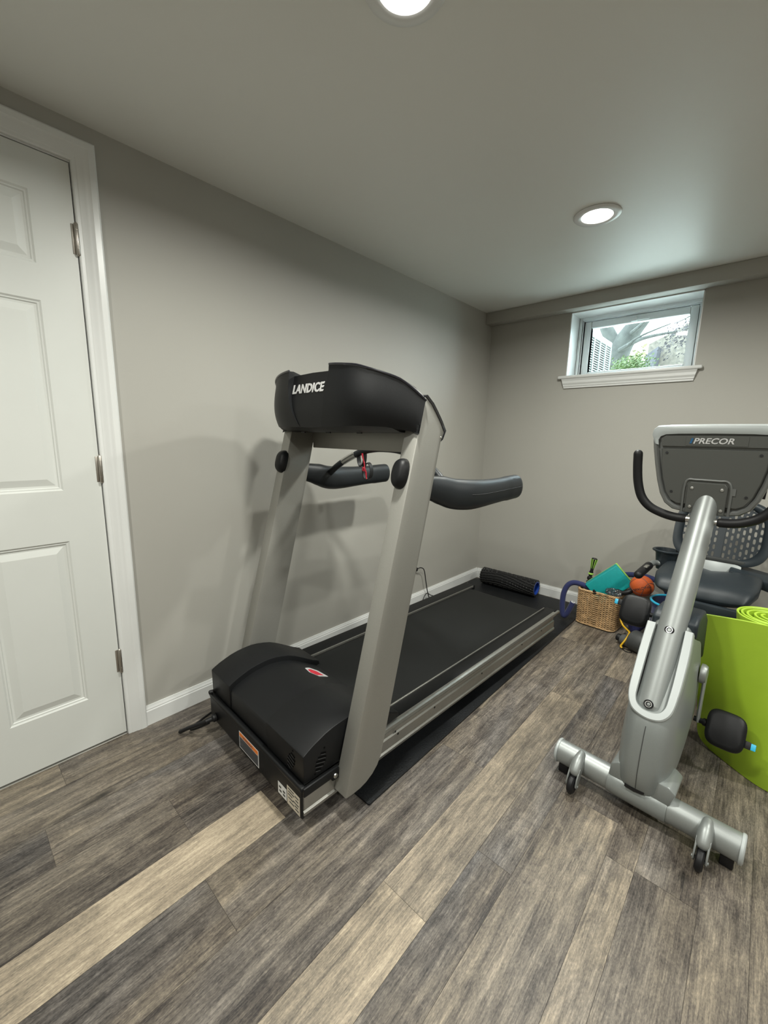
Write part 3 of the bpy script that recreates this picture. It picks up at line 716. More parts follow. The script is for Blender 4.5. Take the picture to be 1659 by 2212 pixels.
# front stabiliser tube, wheels in forks
b_ = nb(); tube(b_, [(-.248, .018, .074), (.262, .018, .074)], .041, 32, flat=.9)
stb = bp_('front_stabilizer', b_, m_bsilver)
for x_ in (-.248, .262):
    s_ = 1 if x_ > 0 else -1
    b_ = nb(); lathe(b_, [(.0415, 0), (.0425, .001), (.0425, .007), (.040, .010), (.034, .0115), (0, .012)], (x_, .018, .074), (s_, 0, 0), 32); bp_('end_cap', b_, m_bwhite, stb, label='light grey end cap')
b_ = nb()
box(b_, (-.245, .002, .0008), (-.212, .046, .038), .004); bp_('rubber_foot', b_, m_rubber, stb)
b_ = nb(); box(b_, (.224, .002, .0008), (.256, .046, .038), .004); bp_('rubber_foot', b_, m_rubber, stb)
for x_ in (-.172, .186):
    b_ = nb(); lathe(b_, [(.006, -.010), (.026, -.010), (.031, -.006), (.0325, 0), (.031, .006), (.026, .010), (.006, .010)], (x_, -.062, .0345), (1, 0, 0), 32)
    bp_('transport_wheel', b_, m_rubber)
    b_ = nb(); outer = smooth_path([(x_, .004, .112), (x_, -.022, .104), (x_, -.046, .078), (x_, -.060, .052)], 4)
    rad = [.013+.006*min(1, i/6) for i in range(len(outer))]
    tube(b_, outer[:9], rad[:9], 18, round_end=True)
    for s_ in (-1, 1): prism(b_, [(-.075, .036), (-.070, .062), (-.048, .092), (-.020, .100), (-.014, .085), (-.034, .060), (-.050, .028), (-.062, .022)], lambda p, q, d: (d, p, q), x_+s_*.0125, x_+s_*.0175, .0015)
    lathe(b_, [(.005, -.020), (.005, .020)], (x_, -.062, .0345), (1, 0, 0), 12)
    bp_('wheel_fork', b_, m_bsilver)
# gusset plate that joins shroud and tube
b_ = nb(); rings = []
for (r_, hh) in ((-.080, .0435), (-.076, .0445), (-.055, .0455), (0, .046), (.06, .0455), (.084, .0445), (.088, .0435)):
    rings.append([(r_, .018+math.cos(q)*hh*.96, .074+math.sin(q)*hh*.98) for q in [2*PI*j/32 for j in range(32)]])
loft(b_, rings)
prism(b_, [(-.080, .10), (-.076, .150), (-.055, .165), (.06, .165), (.085, .165), (.106, .150), (.092, .10)], lambda p, q, d: (p, d, q), -.012, .10, .006)
bp_('base_cover', b_, m_bgrey)
# shroud: lofted cross-sections
fr_p = [(.052, .045), (.07, .012), (.09, -.012), (.12, -.028), (.17, -.036), (.24, -.030), (.31, -.016), (.345, -.002), (.36, .008), (.42, .050), (.50, .104), (.58, .156), (.61, .182), (.622, .21)]
bk_p = [(.052, .14), (.07, .22), (.09, .30), (.12, .36), (.17, .42), (.24, .47), (.31, .50), (.36, .50), (.42, .48), (.50, .43), (.58, .36), (.61, .32), (.622, .26)]
hw_p = [(.052, .045), (.07, .062), (.09, .068), (.12, .073), (.17, .077), (.24, .081), (.31, .080), (.36, .078), (.42, .074), (.50, .069), (.58, .062), (.61, .054), (.622, .03)]
def shroud_ring(c, n=36, pad=0.0):
    f0, f1, hw = interp(fr_p, c)-pad, interp(bk_p, c)+pad, interp(hw_p, c)+pad; ring = []
    fc, hl_ = (f0+f1)/2, (f1-f0)/2
    for j in range(n):
        q = 2*PI*j/n; x = math.sin(q); y = -math.cos(q)
        ex_ = .62
        # front part: rounded nose of half-ellipse depth, then straight sides
        px = hw*math.copysign(abs(x)**ex_, x); py = hl_*math.copysign(abs(y)**(.75 if y > 0 else .55), y)
        ring.append((px+.004, fc+py, c))
    return ring
cs_ = sorted(set([.17, .24, .052, .056, .062, .07, .08, .09, .105, .12, .145, .17, .2, .24, .28, .31, .34, .36, .39, .42, .46, .50, .54, .58, .60, .61, .618, .622]))
b_ = nb(); loft(b_, [shroud_ring(c) for c in cs_]); shr = bp_('shroud', b_, m_bgrey, angle=40)
# dark top and rear cover
b_ = nb(); prism(b_, [(.20, .57), (.19, .622), (.23, .640), (.34, .635), (.50, .53), (.54, .40), (.48, .38), (.38, .48)], lambda p, q, d: (d, p, q), -.060, .070, .012, 3); bp_('shroud_top', b_, m_bslate, shr, label='dark slate top cover')
b_ = nb(); tube(b_, [(.004, interp(fr_p, c)-.0006, c) for c in (.09, .12, .17, .24, .31, .33)], .0011, 5); bp_('shroud_seam', b_, m_dkgrey, shr)
b_ = nb(); prism(b_, [(-.027, .108), (.028, .112), (.028, .105), (0, .099), (-.027, .101)], lambda p, q, d: (p, d, q+.004), -.0265, -.015); bp_('shroud_slot', b_, m_rubber, shr)
# mast
LN = Vector((0, .555, .832)); LNn = Vector((0, -.832, .555))
mp0, mp1 = Vector((-.002, .016, .385)), Vector((.012, .39, 1.018))
ax_ = (mp1-mp0).normalized(); up_n = Vector((0, -.861, .508))
c0 = mp0-up_n*.042; start = c0+ax_*.006; top_ = mp1+ax_*.03-up_n*.034
def mr_(u): return .043-.008*u
pth = [start+(top_-start)*k/16 for k in range(17)]; rad = [mr_(k/16) if k < 15 else mr_(k/16)-.001*(k-14) for k in range(17)]
b_ = nb(); tube(b_, pth, rad, 40, round_end=False)
tube(b_, [start-ax_*.030*math.sin(a) for a in (0, .25, .5, .75, 1.0, 1.25, 1.45)], [.043*math.cos(a)**.8 for a in (0, .25, .5, .75, 1.0, 1.25, 1.45)], 40)
mast = bp_('console_mast', b_, m_bsilver, angle=45)
L_ = (top_-start).length
for d_ in (.0, .246):
    cpt = start+ax_*d_+up_n*mr_(d_/L_)
    b_ = nb(); lathe(b_, [(.0135, -.002), (.0138, .001), (.0125, .0025), (.0105, .0015), (.0100, .0020), (.0095, .0025), (.0085, .003), (.0055, .003), (.0050, -.001), (0, -.001)], cpt, up_n, 24); bp_('mast_bolt', b_, m_rubber, mast, label='black recessed bolt')
    b_ = nb(); lathe(b_, [(.0098, .0022), (.0092, .0034), (.0080, .0034), (.0074, .0022)], cpt, up_n, 24, cap=False); bp_('bolt_ring', b_, m_steel, mast)
# white U-shaped trim around the mast
Q0 = Vector((0, .024, .385)); oU = [(-.062, .262), (-.064, .19), (-.064, .10), (-.063, .035), (-.057, .002), (-.044, -.022), (-.024, -.034), (.004, -.039), (.032, -.033), (.050, -.016), (.060, .010), (.064, .05), (.066, .10), (.066, .19), (.062, .262)]
iU = [(-.040, .262), (-.042, .19), (-.043, .10), (-.043, .035), (-.041, .010), (-.034, -.006), (-.020, -.017), (.004, -.021), (.024, -.016), (.036, -.005), (.043, .014), (.045, .05), (.046, .10), (.045, .19), (.043, .262)]
def upt(p, h): return Q0+Vector((p[0], 0, 0))+Vector((0, .555, .832))*p[1]+Vector((0, -.832, .555))*h
oU = [(p.x, p.y) for p in smooth_path([(a, c, 0) for a, c in oU], 4)]; iU = [(p.x, p.y) for p in smooth_path([(a, c, 0) for a, c in iU], 4)]
b_ = nb(); rings = []
for o_, i_ in zip(oU, iU):
    o2 = (o_[0]*1.04, o_[1]-(.004 if abs(o_[0]) < .06 else 0))
    rings.append([upt(o2, -.030), upt(o2, .004), upt(o_, .008), upt(i_, .008), upt((i_[0]*.97, i_[1]), .004), upt(i_, -.030)])
loft(b_, rings); bp_('mast_trim', b_, m_bwhite, shr, angle=25, label='pale U-shaped trim')
b_ = nb(); Vt = [b_.verts.new(upt(p, -.012)) for p in iU]; b_.faces.new(Vt); bp_('mast_recess', b_, m_rubber, shr)
# crank, pedals
for s_ in (1, -1):
    hubO = Vector((.0, .335, .405)); cx_ = .004+s_*.078
    b_ = nb(); lathe(b_, [(.034, 0), (.034, .010), (.029, .018), (.016, .020), (0, .020)], (cx_, .335, .405), (s_, 0, 0), 32); hub = bp_('crank_hub', b_, m_bsilver)
    pe = Vector((s_*.155, .300, .248)) if s_ > 0 else Vector((-.150, .445, .525))
    arm0 = Vector((cx_+s_*.014, .335, .405)); arm1 = Vector((s_*.099, pe.y, pe.z))
    b_ = nb(); dir_ = (arm1-arm0).normalized(); side = Vector((1, 0, 0)); per = dir_.cross(side).normalized(); rings = []
    for k, (wd, th) in enumerate(((.013, .006), (.017, .007), (.014, .006), (.012, .0055), (.012, .0055), (.014, .006), (.010, .005))):
        o = arm0+(arm1-arm0)*(-.04, 0, .2, .5, .8, .97, 1.05)[k]
        rings.append([o+per*wd*math.cos(q)+side*th*math.sin(q) for q in [2*PI*j/16 for j in range(16)]])
    loft(b_, rings); bp_('crank_arm', b_, m_bsilver)
    b_ = nb(); lathe(b_, [(.009, -.012), (.009, .012), (.013, .016), (.013, .024), (.009, .030), (.009, .10)], (arm1.x, arm1.y, arm1.z), (s_, 0, 0), 16)
    pedn = Vector((s_*.030, -.86, .48)) if s_ > 0 else Vector((0, -.90, .42)); pedn.normalize()
    pc = Vector((arm1.x+s_*(.076 if s_ > 0 else .066), pe.y, pe.z)); ps = (Vector((1, 0, 0))-pedn*pedn.x).normalized(); pu = pedn.cross(ps)
    hw_, hh_ = .053, .062; rings = []
    prof_p = ((-.018, .6), (-.016, .86), (-.010, .97), (0, 1), (.010, .98), (.016, .90), (.019, .75))
    for d_, sc_ in prof_p:
        rings.append([pc+pedn*(d_+.006*math.cos(2*PI*j/36)**2)+(ps*hw_*math.copysign(abs(math.cos(2*PI*j/36))**.55, math.cos(2*PI*j/36))+pu*hh_*math.copysign(abs(math.sin(2*PI*j/36))**.55, math.sin(2*PI*j/36)))*sc_ for j in range(36)])
    loft(b_, rings); pd = bp_('pedal', b_, m_black, angle=50)
    b_ = nb(); e = pc+ps*s_*.054-pu*.018*s_
    box(b_, (-.004, -.008, -.012), (.014, .008, .012), .002); 
    for v in b_.verts: v.co = e+ps*s_*v.co.x+pedn*v.co.y+pu*v.co.z
    bp_('strap_buckle', b_, m_rubber, pd)
    b_ = nb(); box(b_, (.010, -.006, -.011), (.026, .007, .010), .002)
    for v in b_.verts: v.co = e+ps*s_*v.co.x+pedn*v.co.y+pu*v.co.z
    bp_('strap_tab', b_, m_cyan, pd, label='bright blue strap tab')

# console
cn = Vector((0, -.96, .28)).normalized(); cu_ = Vector((0, .28, .96)).normalized(); cu_ = (cu_-cn*cu_.dot(cn)).normalized()
# the back of the console faces the camera and leans slightly
ctilt = 0.10
def CP(r, c, d):     # r lateral, c height, d depth behind the rear face (towards the rider)
    return Vector((r-.003, .405-(c-1.11)*ctilt+d, c-.003+d*ctilt))
cout = [(-.183, 1.236), (-.180, 1.252), (-.168, 1.262), (-.12, 1.2645), (0, 1.2655), (.12, 1.2645), (.168, 1.262), (.180, 1.252), (.183, 1.236), (.178, 1.19), (.168, 1.13), (.156, 1.07), (.142, 1.02), (.124, .985), (.098, .965), (.06, .958), (-.06, .958), (-.098, .965), (-.124, .985), (-.142, 1.02), (-.156, 1.07), (-.168, 1.13), (-.178, 1.19)]
cC = (.0, 1.13)
def insetp(P, s, dy=0.0): return [(cC[0]+(p-cC[0])*s, cC[1]+(q-cC[1])*s+dy) for p, q in P]
off = .012
b_ = nb(); rings = []
for s_, d_ in ((.88, .002), (.925, -.010), (.965, -.010), (.99, -.002), (1.0, .012), (.99, .036), (.96, .052), (.90, .058)):
    rings.append([CP(p+off, q, d_) for p, q in insetp(cout, s_)])
loft(b_, rings); cons = bp_('console', b_, m_cshell, angle=50)
# silver brow at the top
b_ = nb(); brow = [(-.172, 1.205), (-.183, 1.236), (-.180, 1.254), (-.168, 1.264), (-.12, 1.2665), (0, 1.2675), (.12, 1.2665), (.168, 1.264), (.180, 1.254), (.183, 1.236), (.172, 1.205)]
browi = [(-.160, 1.200), (-.162, 1.218), (-.156, 1.230), (-.140, 1.237), (-.10, 1.2395), (0, 1.2405), (.10, 1.2395), (.140, 1.237), (.156, 1.230), (.162, 1.218), (.160, 1.200)]
rings = []
for o_, i_ in zip(brow, browi):
    rings.append([CP(o_[0]*1.005+off, o_[1]+.001, .050), CP(o_[0]*1.01+off, o_[1]+.002, .010), CP(o_[0]+off, o_[1], -.010), CP((o_[0]+i_[0])/2+off, (o_[1]+i_[1])/2, -.0155), CP(i_[0]+off, i_[1], -.010), CP(i_[0]+off, i_[1], .004)])
loft(b_, rings); bp_('console_brow', b_, m_bwhite, cons, angle=45, label='pale silver brow')
# dark rear panel and name strip
pn = [(-.148, 1.186), (-.145, 1.13), (-.136, 1.08), (-.122, 1.03), (-.104, 1.000), (-.085, .990), (.085, .990), (.104, 1.000), (.122, 1.03), (.136, 1.08), (.145, 1.13), (.148, 1.186)]
b_ = nb(); rings = [[CP(p+off, q, .0) for p, q in pn], [CP(p+off, q, -.0075) for p, q in pn], [CP(p*.985+off, 1.1+(q-1.1)*.985, -.009) for p, q in pn]]
loft(b_, rings); pnl = bp_('rear_panel', b_, m_bdark, cons, angle=30)
for (p_, q_) in ((-.119, 1.172), (.138, 1.172), (-.092, 1.032), (.118, 1.032)):
    b_ = nb(); lathe(b_, [(.0045, 0), (.0045, .0012)], CP(p_, q_, -.0095), (0, -1, .1), 14); bp_('screw_hole', b_, m_rubber, pnl)
b_ = nb(); pp = [(-.150, 1.196), (-.154, 1.222), (-.140, 1.233), (.140, 1.233), (.154, 1.222), (.150, 1.196)]
loft(b_, [[CP(p+off, q, .0) for p, q in pp], [CP(p+off, q, -.008) for p, q in pp]]); bp_('name_recess', b_, m_bdark, cons, smooth=False)
b_ = nb(); pp = [(-.078, 1.199), (-.078, 1.230), (.090, 1.230), (.090, 1.199)]
loft(b_, [[CP(p+off, q, -.004) for p, q in pp], [CP(p+off, q, -.0095) for p, q in pp]]); npl = bp_('name_plate', b_, m_bdark, cons, smooth=False)
text('brand_lettering', 'PRECOR', m_letter, npl, MB @ CP(-.046, 1.2065, -.0105), RV, (MB.to_3x3() @ Vector((0, -ctilt, 1))), .0265, depth=.0006, bold=.0006, shear=.22, xscale=1.12, label='silver lettering')
b_ = nb(); pp = [(-.0555, 1.2065), (-.0510, 1.2245), (-.0450, 1.2245), (-.0495, 1.2065)]
loft(b_, [[CP(p, q, -.009) for p, q in pp], [CP(p, q, -.0112) for p, q in pp]]); bp_('brand_bar', b_, m_blue, npl, smooth=False, label='dark blue slanted bar')
# mounting plate behind the mast top
b_ = nb(); pp = [(-.048, .962), (-.048, 1.062), (-.040, 1.072), (.056, 1.072), (.064, 1.062), (.064, .962)]
loft(b_, [[CP(p+.004, q, -.006) for p, q in pp], [CP(p+.004, q, -.016) for p, q in pp], [CP(p*.97+.004, 1.015+(q-1.015)*.97, -.018) for p, q in pp]])
plt = bp_('mounting_plate', b_, m_bdark, cons, angle=30)
b_ = nb(); tube(b_, smooth_path([CP(-.054, .962, -.010), CP(-.054, 1.05, -.010), CP(-.046, 1.079, -.010), CP(-.02, 1.081, -.010), CP(.04, 1.081, -.010), CP(.066, 1.079, -.010), CP(.078, 1.05, -.010), CP(.078, .962, -.010)], 5), .004, 8); bp_('plate_surround', b_, m_cshell, cons)
for (p_, q_) in ((-.034, 1.052), (.050, 1.052), (-.034, .985), (.054, .980)):
    b_ = nb(); lathe(b_, [(.0055, 0), (.005, .002), (0, .0025)], CP(p_+.004, q_, -.018), (0, -1, .1), 14); bp_('plate_screw', b_, m_steel, plt)
b_ = nb(); pp = [(.072, 1.034), (.072, 1.058), (.082, 1.058), (.082, 1.034)]
loft(b_, [[CP(p+.008, q, -.006) for p, q in pp], [CP(p+.008, q, -.012) for p, q in pp]]); bp_('data_port', b_, m_cshell, pnl, smooth=False)
b_ = nb(); pp = [(-.15, 1.02), (-.16, 1.22), (.16, 1.22), (.15, 1.02)]
loft(b_, [[CP(p+off, q, .052) for p, q in pp], [CP(p+off, q, .0605) for p, q in pp]]); bp_('display', b_, m_gloss, cons, smooth=False)
# bull-horn handlebar
hb_l = smooth_path([(-.210, .375, 1.160), (-.207, .380, 1.105), (-.200, .385, 1.050), (-.184, .388, 1.000), (-.155, .390, .966), (-.115, .390, .947), (-.078, .390, .938), (-.046, .390, .936)], 5)
b_ = nb(); tube(b_, hb_l, .0155, 18, round_end=True); bp_('handle_grip', b_, m_rubber)
hb_r = smooth_path([(.062, .390, .936), (.090, .390, .938), (.122, .390, .946), (.158, .390, .966), (.186, .388, 1.000), (.202, .385, 1.050), (.209, .380, 1.105), (.212, .375, 1.160)], 5)
b_ = nb(); tube(b_, hb_r, .0155, 18, round_end=True); bp_('handle_grip', b_, m_rubber)
b_ = nb(); tube(b_, [(-.055, .390, .936), (.070, .390, .936)], .0120, 16); bp_('handle_bar', b_, m_steel)
# central beam, seat rail, rear stabiliser
b_ = nb(); box(b_, (-.045, .44, .16), (.055, 1.50, .235), .012, 3); beam = bp_('main_beam', b_, m_bslate)
b_ = nb(); box(b_, (-.040, .45, .236), (.050, 1.42, .262), .004); bp_('seat_track', b_, m_alu)
b_ = nb(); box(b_, (-.030, 1.42, .06), (.040, 1.50, .17), .01); tube(b_, [(-.26, 1.46, .045), (.27, 1.46, .045)], .038, 24, round_end=True); bp_('rear_stabilizer', b_, m_bsilver)
b_ = nb(); prism(b_, [(.50, .235), (.53, .36), (.60, .36), (.68, .28), (.72, .235)], lambda p, q, d: (d, p, q), -.06, .07, .01); bp_('rear_shroud', b_, m_bslate)
b_ = nb(); box(b_, (-.055, 1.00, .262), (.065, 1.32, .30), .006); prism(b_, [(1.02, .29), (1.05, .44), (1.28, .44), (1.40, .29)], lambda p, q, d: (d, p, q), -.040, .050, .008); box(b_, (-.10, .99, .40), (.12, 1.02, .45), .006); box(b_, (.05, .98, .30), (.10, 1.02, .40), .006); bp_('seat_carriage', b_, m_bslate)
# seat cushion with raised side lobes and centre notch
sp_ = []
def seat_section(f):
    pass
b_ = nb(); rings = []; nr = 40; sc0 = -.040
fs = [1.020, 1.026, 1.04, 1.065, 1.10, 1.15, 1.20, 1.26, 1.32, 1.36, 1.375, 1.38]
for i, f in enumerate(fs):
    u = (f-1.02)/.36; edge = min(1, (u/.12)**.5) if u < .12 else (min(1, ((1-u)/.06)**.5) if u > .94 else 1)
    hw_ = .185+.025*min(1, u*3); ring = []
    for j in range(nr):
        q = 2*PI*j/nr; x = hw_*(.90+.10*edge)*math.copysign(abs(math.cos(q))**.6, math.cos(q))
        lobes = .014*min(1, u*1.6)*(min(1, (abs(x)/.075)**3) if abs(x) < .075 else 1)
        thick = .044*edge+.002
        z = .482-.020*(1-min(1, u*3))**2
        y = math.copysign(abs(math.sin(q))**.7, math.sin(q))
        ring.append((sc0+x, f, z+y*thick+(lobes if y > 0 else 0)+.018*(abs(x)/hw_)**2))
    rings.append(ring)
loft(b_, rings); bp_('seat', b_, m_bslate, angle=60)
# slotted seat back
SBc, f_b = -.035, 1.44
def SP(r, h, d=0.0):
    curve = .055*(r/.21)**2
    return Vector((SBc+r, f_b+(h)*.30-curve+d, .553+h*.95))
b_ = nb(); out_ = []
for j in range(64):
    q = 2*PI*j/64; out_.append((.212*math.copysign(abs(math.cos(q))**.62, math.cos(q)), .185+.185*math.copysign(abs(math.sin(q))**.62, math.sin(q))))
rings = []
for (s1_, d1_) in ((.80, -.004), (.84, -.014), (.92, -.020), (.985, -.014), (1.0, 0), (.985, .014), (.90, .016), (.80, .006)):
    rings.append([SP(p*s1_, .185+(q-.185)*s1_, d1_) for p, q in out_])
Vr = [[b_.verts.new(p) for p in r] for r in rings]
for i in range(len(Vr)):
    a_, c_ = Vr[i], Vr[(i+1) % len(Vr)]
    for j in range(64): b_.faces.new((a_[j], a_[(j+1) % 64], c_[(j+1) % 64], c_[j]))
back = bp_('seat_back', b_, m_bslate, angle=60)
b_ = nb(); cw, ch = .0232, .046
for col in range(-7, 8):
    if col in (0,):
        continue
    for row in range(-1, 8):
        x0_, y0_ = col*cw+(0.0), .035+row*ch*.86+(ch*.36 if col % 2 else 0)
        if (abs(x0_)/.180)**3.2+(abs(y0_-.185)/.168)**3.2 > 1.0: continue
        oc = [(-cw/2, -ch*.43), (0, -ch*.43), (cw/2, -ch*.43), (cw/2, 0), (cw/2, ch*.43), (0, ch*.43), (-cw/2, ch*.43), (-cw/2, 0)]
        ic = [(-.0048, -ch*.26), (0, -ch*.31), (.0048, -ch*.26), (.0058, 0), (.0048, ch*.26), (0, ch*.31), (-.0048, ch*.26), (-.0058, 0)]
        R4 = []
        for (pp_, dd) in ((oc, -.003), (ic, -.003), (ic, .003), (oc, .003)): R4.append([b_.verts.new(SP(x0_+p, y0_+q, dd)) for p, q in pp_])
        for k in range(3):
            for j in range(8): b_.faces.new((R4[k][j], R4[k][(j+1) % 8], R4[k+1][(j+1) % 8], R4[k+1][j]))
bp_('slotted_panel', b_, m_bslate, back, smooth=False)
b_ = nb()
prism(b_, [(-.015, .0), (-.015, .37), (.015, .37), (.015, .0)], lambda p, q, d: SP(p, q, d), -.006, .006); bp_('centre_rib', b_, m_bslate, back, smooth=False)
# silver bracket between seat and back, side handles, bottle holders
b_ = nb(); prism(b_, [(-.10, .500), (-.10, .572), (.075, .572), (.075, .500)], lambda p, q, d: (p+.0, d+(q-.5)*.3, q), 1.395, 1.405, .003); bp_('back_bracket', b_, m_bwhite, label='pale bracket plate')
b_ = nb(); box(b_, (-.10, 1.412, .573), (.085, 1.440, .592), .003); bp_('bracket_rail', b_, m_dkgrey)
for s_ in (-1, 1):
    x0_ = -.04+s_*.274
    pth_ = smooth_path([(-.04+s_*.06, 1.425, .470), (-.04+s_*.16, 1.425, .492), (-.04+s_*.255, 1.40, .503), (x0_, 1.34, .505), (x0_+s_*.006, 1.27, .498)], 5)
    b_ = nb(); tube(b_, pth_, .0165, 16); sh_ = bp_('side_bar', b_, m_bsilver)
    b_ = nb(); tube(b_, smooth_path([(x0_+s_*.004, 1.30, .501), (x0_+s_*.008, 1.22, .492), (x0_+s_*.012, 1.135, .482)], 4), .0225, 18, round_end=True); bp_('side_grip', b_, m_rubber, sh_)
    b_ = nb(); box(b_, (x0_-.008, 1.20, .509), (x0_+.012, 1.26, .518), .003); bp_('sensor_plate', b_, m_alu, sh_)
# bottle holder on the left: open oval cup; tray on the right
b_ = nb(); cx_, cf = -.262, 1.43
def cup(r, rr_, c): return [(cx_+r*math.cos(2*PI*j/32), cf+rr_*math.sin(2*PI*j/32), c) for j in range(32)]
loft(b_, [cup(.001, .001, .468), cup(.046, .040, .468), cup(.056, .048, .560), cup(.062, .054, .572), cup(.074, .064, .576), cup(.075, .065, .582), cup(.070, .060, .586), cup(.060, .051, .584), cup(.052, .044, .556), cup(.042, .036, .474), cup(.001, .001, .474)], cap=False); box(b_, (cx_+.04, cf-.01, .50), (-.05, cf+.01, .54), .004)
bp_('bottle_holder', b_, m_bslate)
b_ = nb(); prism(b_, [(.03, .555), (.28, .520), (.30, .470), (.24, .465), (.10, .50), (.03, .53)], lambda p, q, d: (p, d, q+(d-1.40)*.2), 1.36, 1.47, .008); bp_('side_tray', b_, m_bslate)

# ------------------------------------------------------------------ yoga mat, standing rolled with its outer turn peeled off
b_ = nb(); cx_, cy_ = 1.856, 1.958; plan = []
r_ = .036; th = math.radians(200)
tot = 4.35*2*PI; n_ = 210
end_th = math.radians(-92)
for k in range(n_+1):
    u = k/n_; a = end_th-tot*(1-u); wob = .003*math.sin(a*1.3+2) if u < .85 else 0
    r_ = .030+.074*u**.8+wob
    plan.append((cx_+r_*math.cos(a), cy_+r_*math.sin(a)))
plan = plan[::1]
lx, ly = plan[-1]
plan = plan[::-1]   # from outside inwards
flap = [(1.650, 1.806), (1.662, 1.813), (1.676, 1.8195), (1.695, 1.826), (1.725, 1.8345), (1.765, 1.8445), (1.80, 1.8505), (1.825, 1.8532)]
rollp = plan
plan = [(p.x, p.y) for p in smooth_path([(x, y, 0) for x, y in flap]+[(rollp[0][0], rollp[0][1], 0)], 3)]+rollp[1:]
SHX = .082
flapb = [(1.706, 2.010), (1.716, 1.998), (1.731, 1.984), (1.756, 1.962), (1.796, 1.930), (1.842, 1.895), (1.880, 1.870), (1.908, 1.858)]
planb = [(p.x, p.y) for p in smooth_path([(x, y, 0) for x, y in flapb]+[(rollp[0][0]+SHX, rollp[0][1], 0)], 3)]+[(x+SHX, y) for x, y in rollp[1:]]
# uncurl direction: flap meets the roll at its front
s_len = 0; rings = []; MH, TH = .600, .0075
for i, (x, y) in enumerate(plan):
    a = plan[max(0, i-1)]; c_ = plan[min(len(plan)-1, i+1)]
    dx, dy = c_[0]-a[0], c_[1]-a[1]; l_ = math.hypot(dx, dy) or 1; nx, ny = -dy/l_, dx/l_
    if i > 0: s_len += math.hypot(x-plan[i-1][0], y-plan[i-1][1])
    Rb, Rt = .055, .022
    zl = .001+(Rb-math.sqrt(max(0, Rb*Rb-(Rb-min(s_len, Rb))**2))); zh = MH-(Rt-math.sqrt(max(0, Rt*Rt-(Rt-min(s_len, Rt))**2)))
    h = TH/2; e_ = .0015
    xb, yb = planb[i]; pa, pb = planb[max(0, i-1)], planb[min(len(planb)-1, i+1)]; dxb, dyb = pb[0]-pa[0], pb[1]-pa[1]; lb_ = math.hypot(dxb, dyb) or 1; nxb, nyb = -dyb/lb_, dxb/lb_
    def mp_(sd, z):
        t = z/MH; return (xb+(x-xb)*t+(nxb+(nx-nxb)*t)*sd, yb+(y-yb)*t+(nyb+(ny-nyb)*t)*sd, z)
    zm = [zl+(zh-zl)*q for q in (.2, .4, .6, .8)]
    rings.append([mp_(h, zl+e_)]+[mp_(h, z) for z in zm]+[mp_(h, zh-e_), mp_(h-e_, zh), mp_(-h+e_, zh), mp_(-h, zh-e_)]+[mp_(-h, z) for z in zm[::-1]]+[mp_(-h, zl+e_), mp_(-h+e_, zl), mp_(h-e_, zl)])
loft(b_, rings); tagp(obj('yoga_mat', b_, m_green, angle=40), 'lime green yoga mat standing on end, loosely rolled, beside the bike', 'yoga mat')

# ------------------------------------------------------------------ wicker basket
bk0 = Vector((1.078, 2.925, .0)); bz0 = .0068
wb = thing('wicker_basket', (bk0.x, bk0.y, bz0), 'square tan wicker basket full of exercise gear by the back wall', 'basket')
HW, HD, BH = .124, .128, .236; NS = 52
rot = math.radians(-3)
def perim(u, s=1.0, off=0.0, z=0):
    """rounded square perimeter, u in 0..1"""
    a = u*2*PI; ex_ = .30
    x = math.copysign(abs(math.cos(a))**ex_, math.cos(a)); y = math.copysign(abs(math.sin(a))**ex_, math.sin(a))
    k = s*(.955+.045*z/BH)
    X, Y = x*HW*k, y*HD*k
    l_ = math.hypot(X, Y); X += X/l_*off; Y += Y/l_*off
    return Vector((bk0.x+X*math.cos(rot)-Y*math.sin(rot), bk0.y+X*math.sin(rot)+Y*math.cos(rot), bz0+z))
# arc-length parameterisation of the perimeter
samp = [perim(k/720) for k in range(721)]; cum = [0]
for a, c in zip(samp, samp[1:]): cum.append(cum[-1]+(c-a).length)
def pu_(v):
    t = (v % 1)*cum[-1]; lo, hi = 0, 720
    while hi-lo > 1:
        m_ = (lo+hi)//2
        if cum[m_] <= t: lo = m_
        else: hi = m_
    return (lo+(t-cum[lo])/max(1e-9, cum[hi]-cum[lo]))/720
US = [pu_(k/(NS*4)) for k in range(NS*4)]
def rimz(u): p = perim(u); return BH+.006*math.sin((p.x-bk0.x)*14)-.012*max(0, (p.x-bk0.x)/HW)
b_ = nb(); rows = 34
for r_ in range(rows):
    path = []
    for k in range(NS*4):
        ph = PI*(k/4)+PI*(r_ % 2); z = .006+(BH-.016)*r_/(rows-1); z *= rimz(US[k])/BH
        path.append(perim(US[k], 1, .0040*math.cos(ph), z)+Vector((0, 0, rnd.uniform(-.0006, .0006))))
    tube(b_, path, .0027, 6, closed=True)
obj('weave', b_, m_wick, wb)
b_ = nb()
for k in range(NS): 
    u = US[(k*4+2) % (NS*4)]; tube(b_, [perim(u, 1, 0, z) for z in (.003, .08, .16, rimz(u)-.004)], .0026, 6)
obj('stakes', b_, m_wick, wb)
b_ = nb()
for ph0 in (0, 2.1, 4.2):
    path = []
    for k in range(NS*4):
        a = 2*PI*k/8+ph0; path.append(perim(US[k], 1, .0045*math.cos(a), rimz(US[k])+.0045*math.sin(a)))
    tube(b_, path, .0042, 6, closed=True)
path = [perim(US[k], 1, .003, .0045) for k in range(NS*4)]; tube(b_, path, .0042, 6, closed=True)
obj('braided_rim', b_, m_wick, wb)
b_ = nb(); loft(b_, [[perim(US[k], .97, 0, .004) for k in range(NS*4)], [perim(US[k], .97, 0, .009) for k in range(NS*4)]]); obj('basket_floor', b_, m_wick, wb)

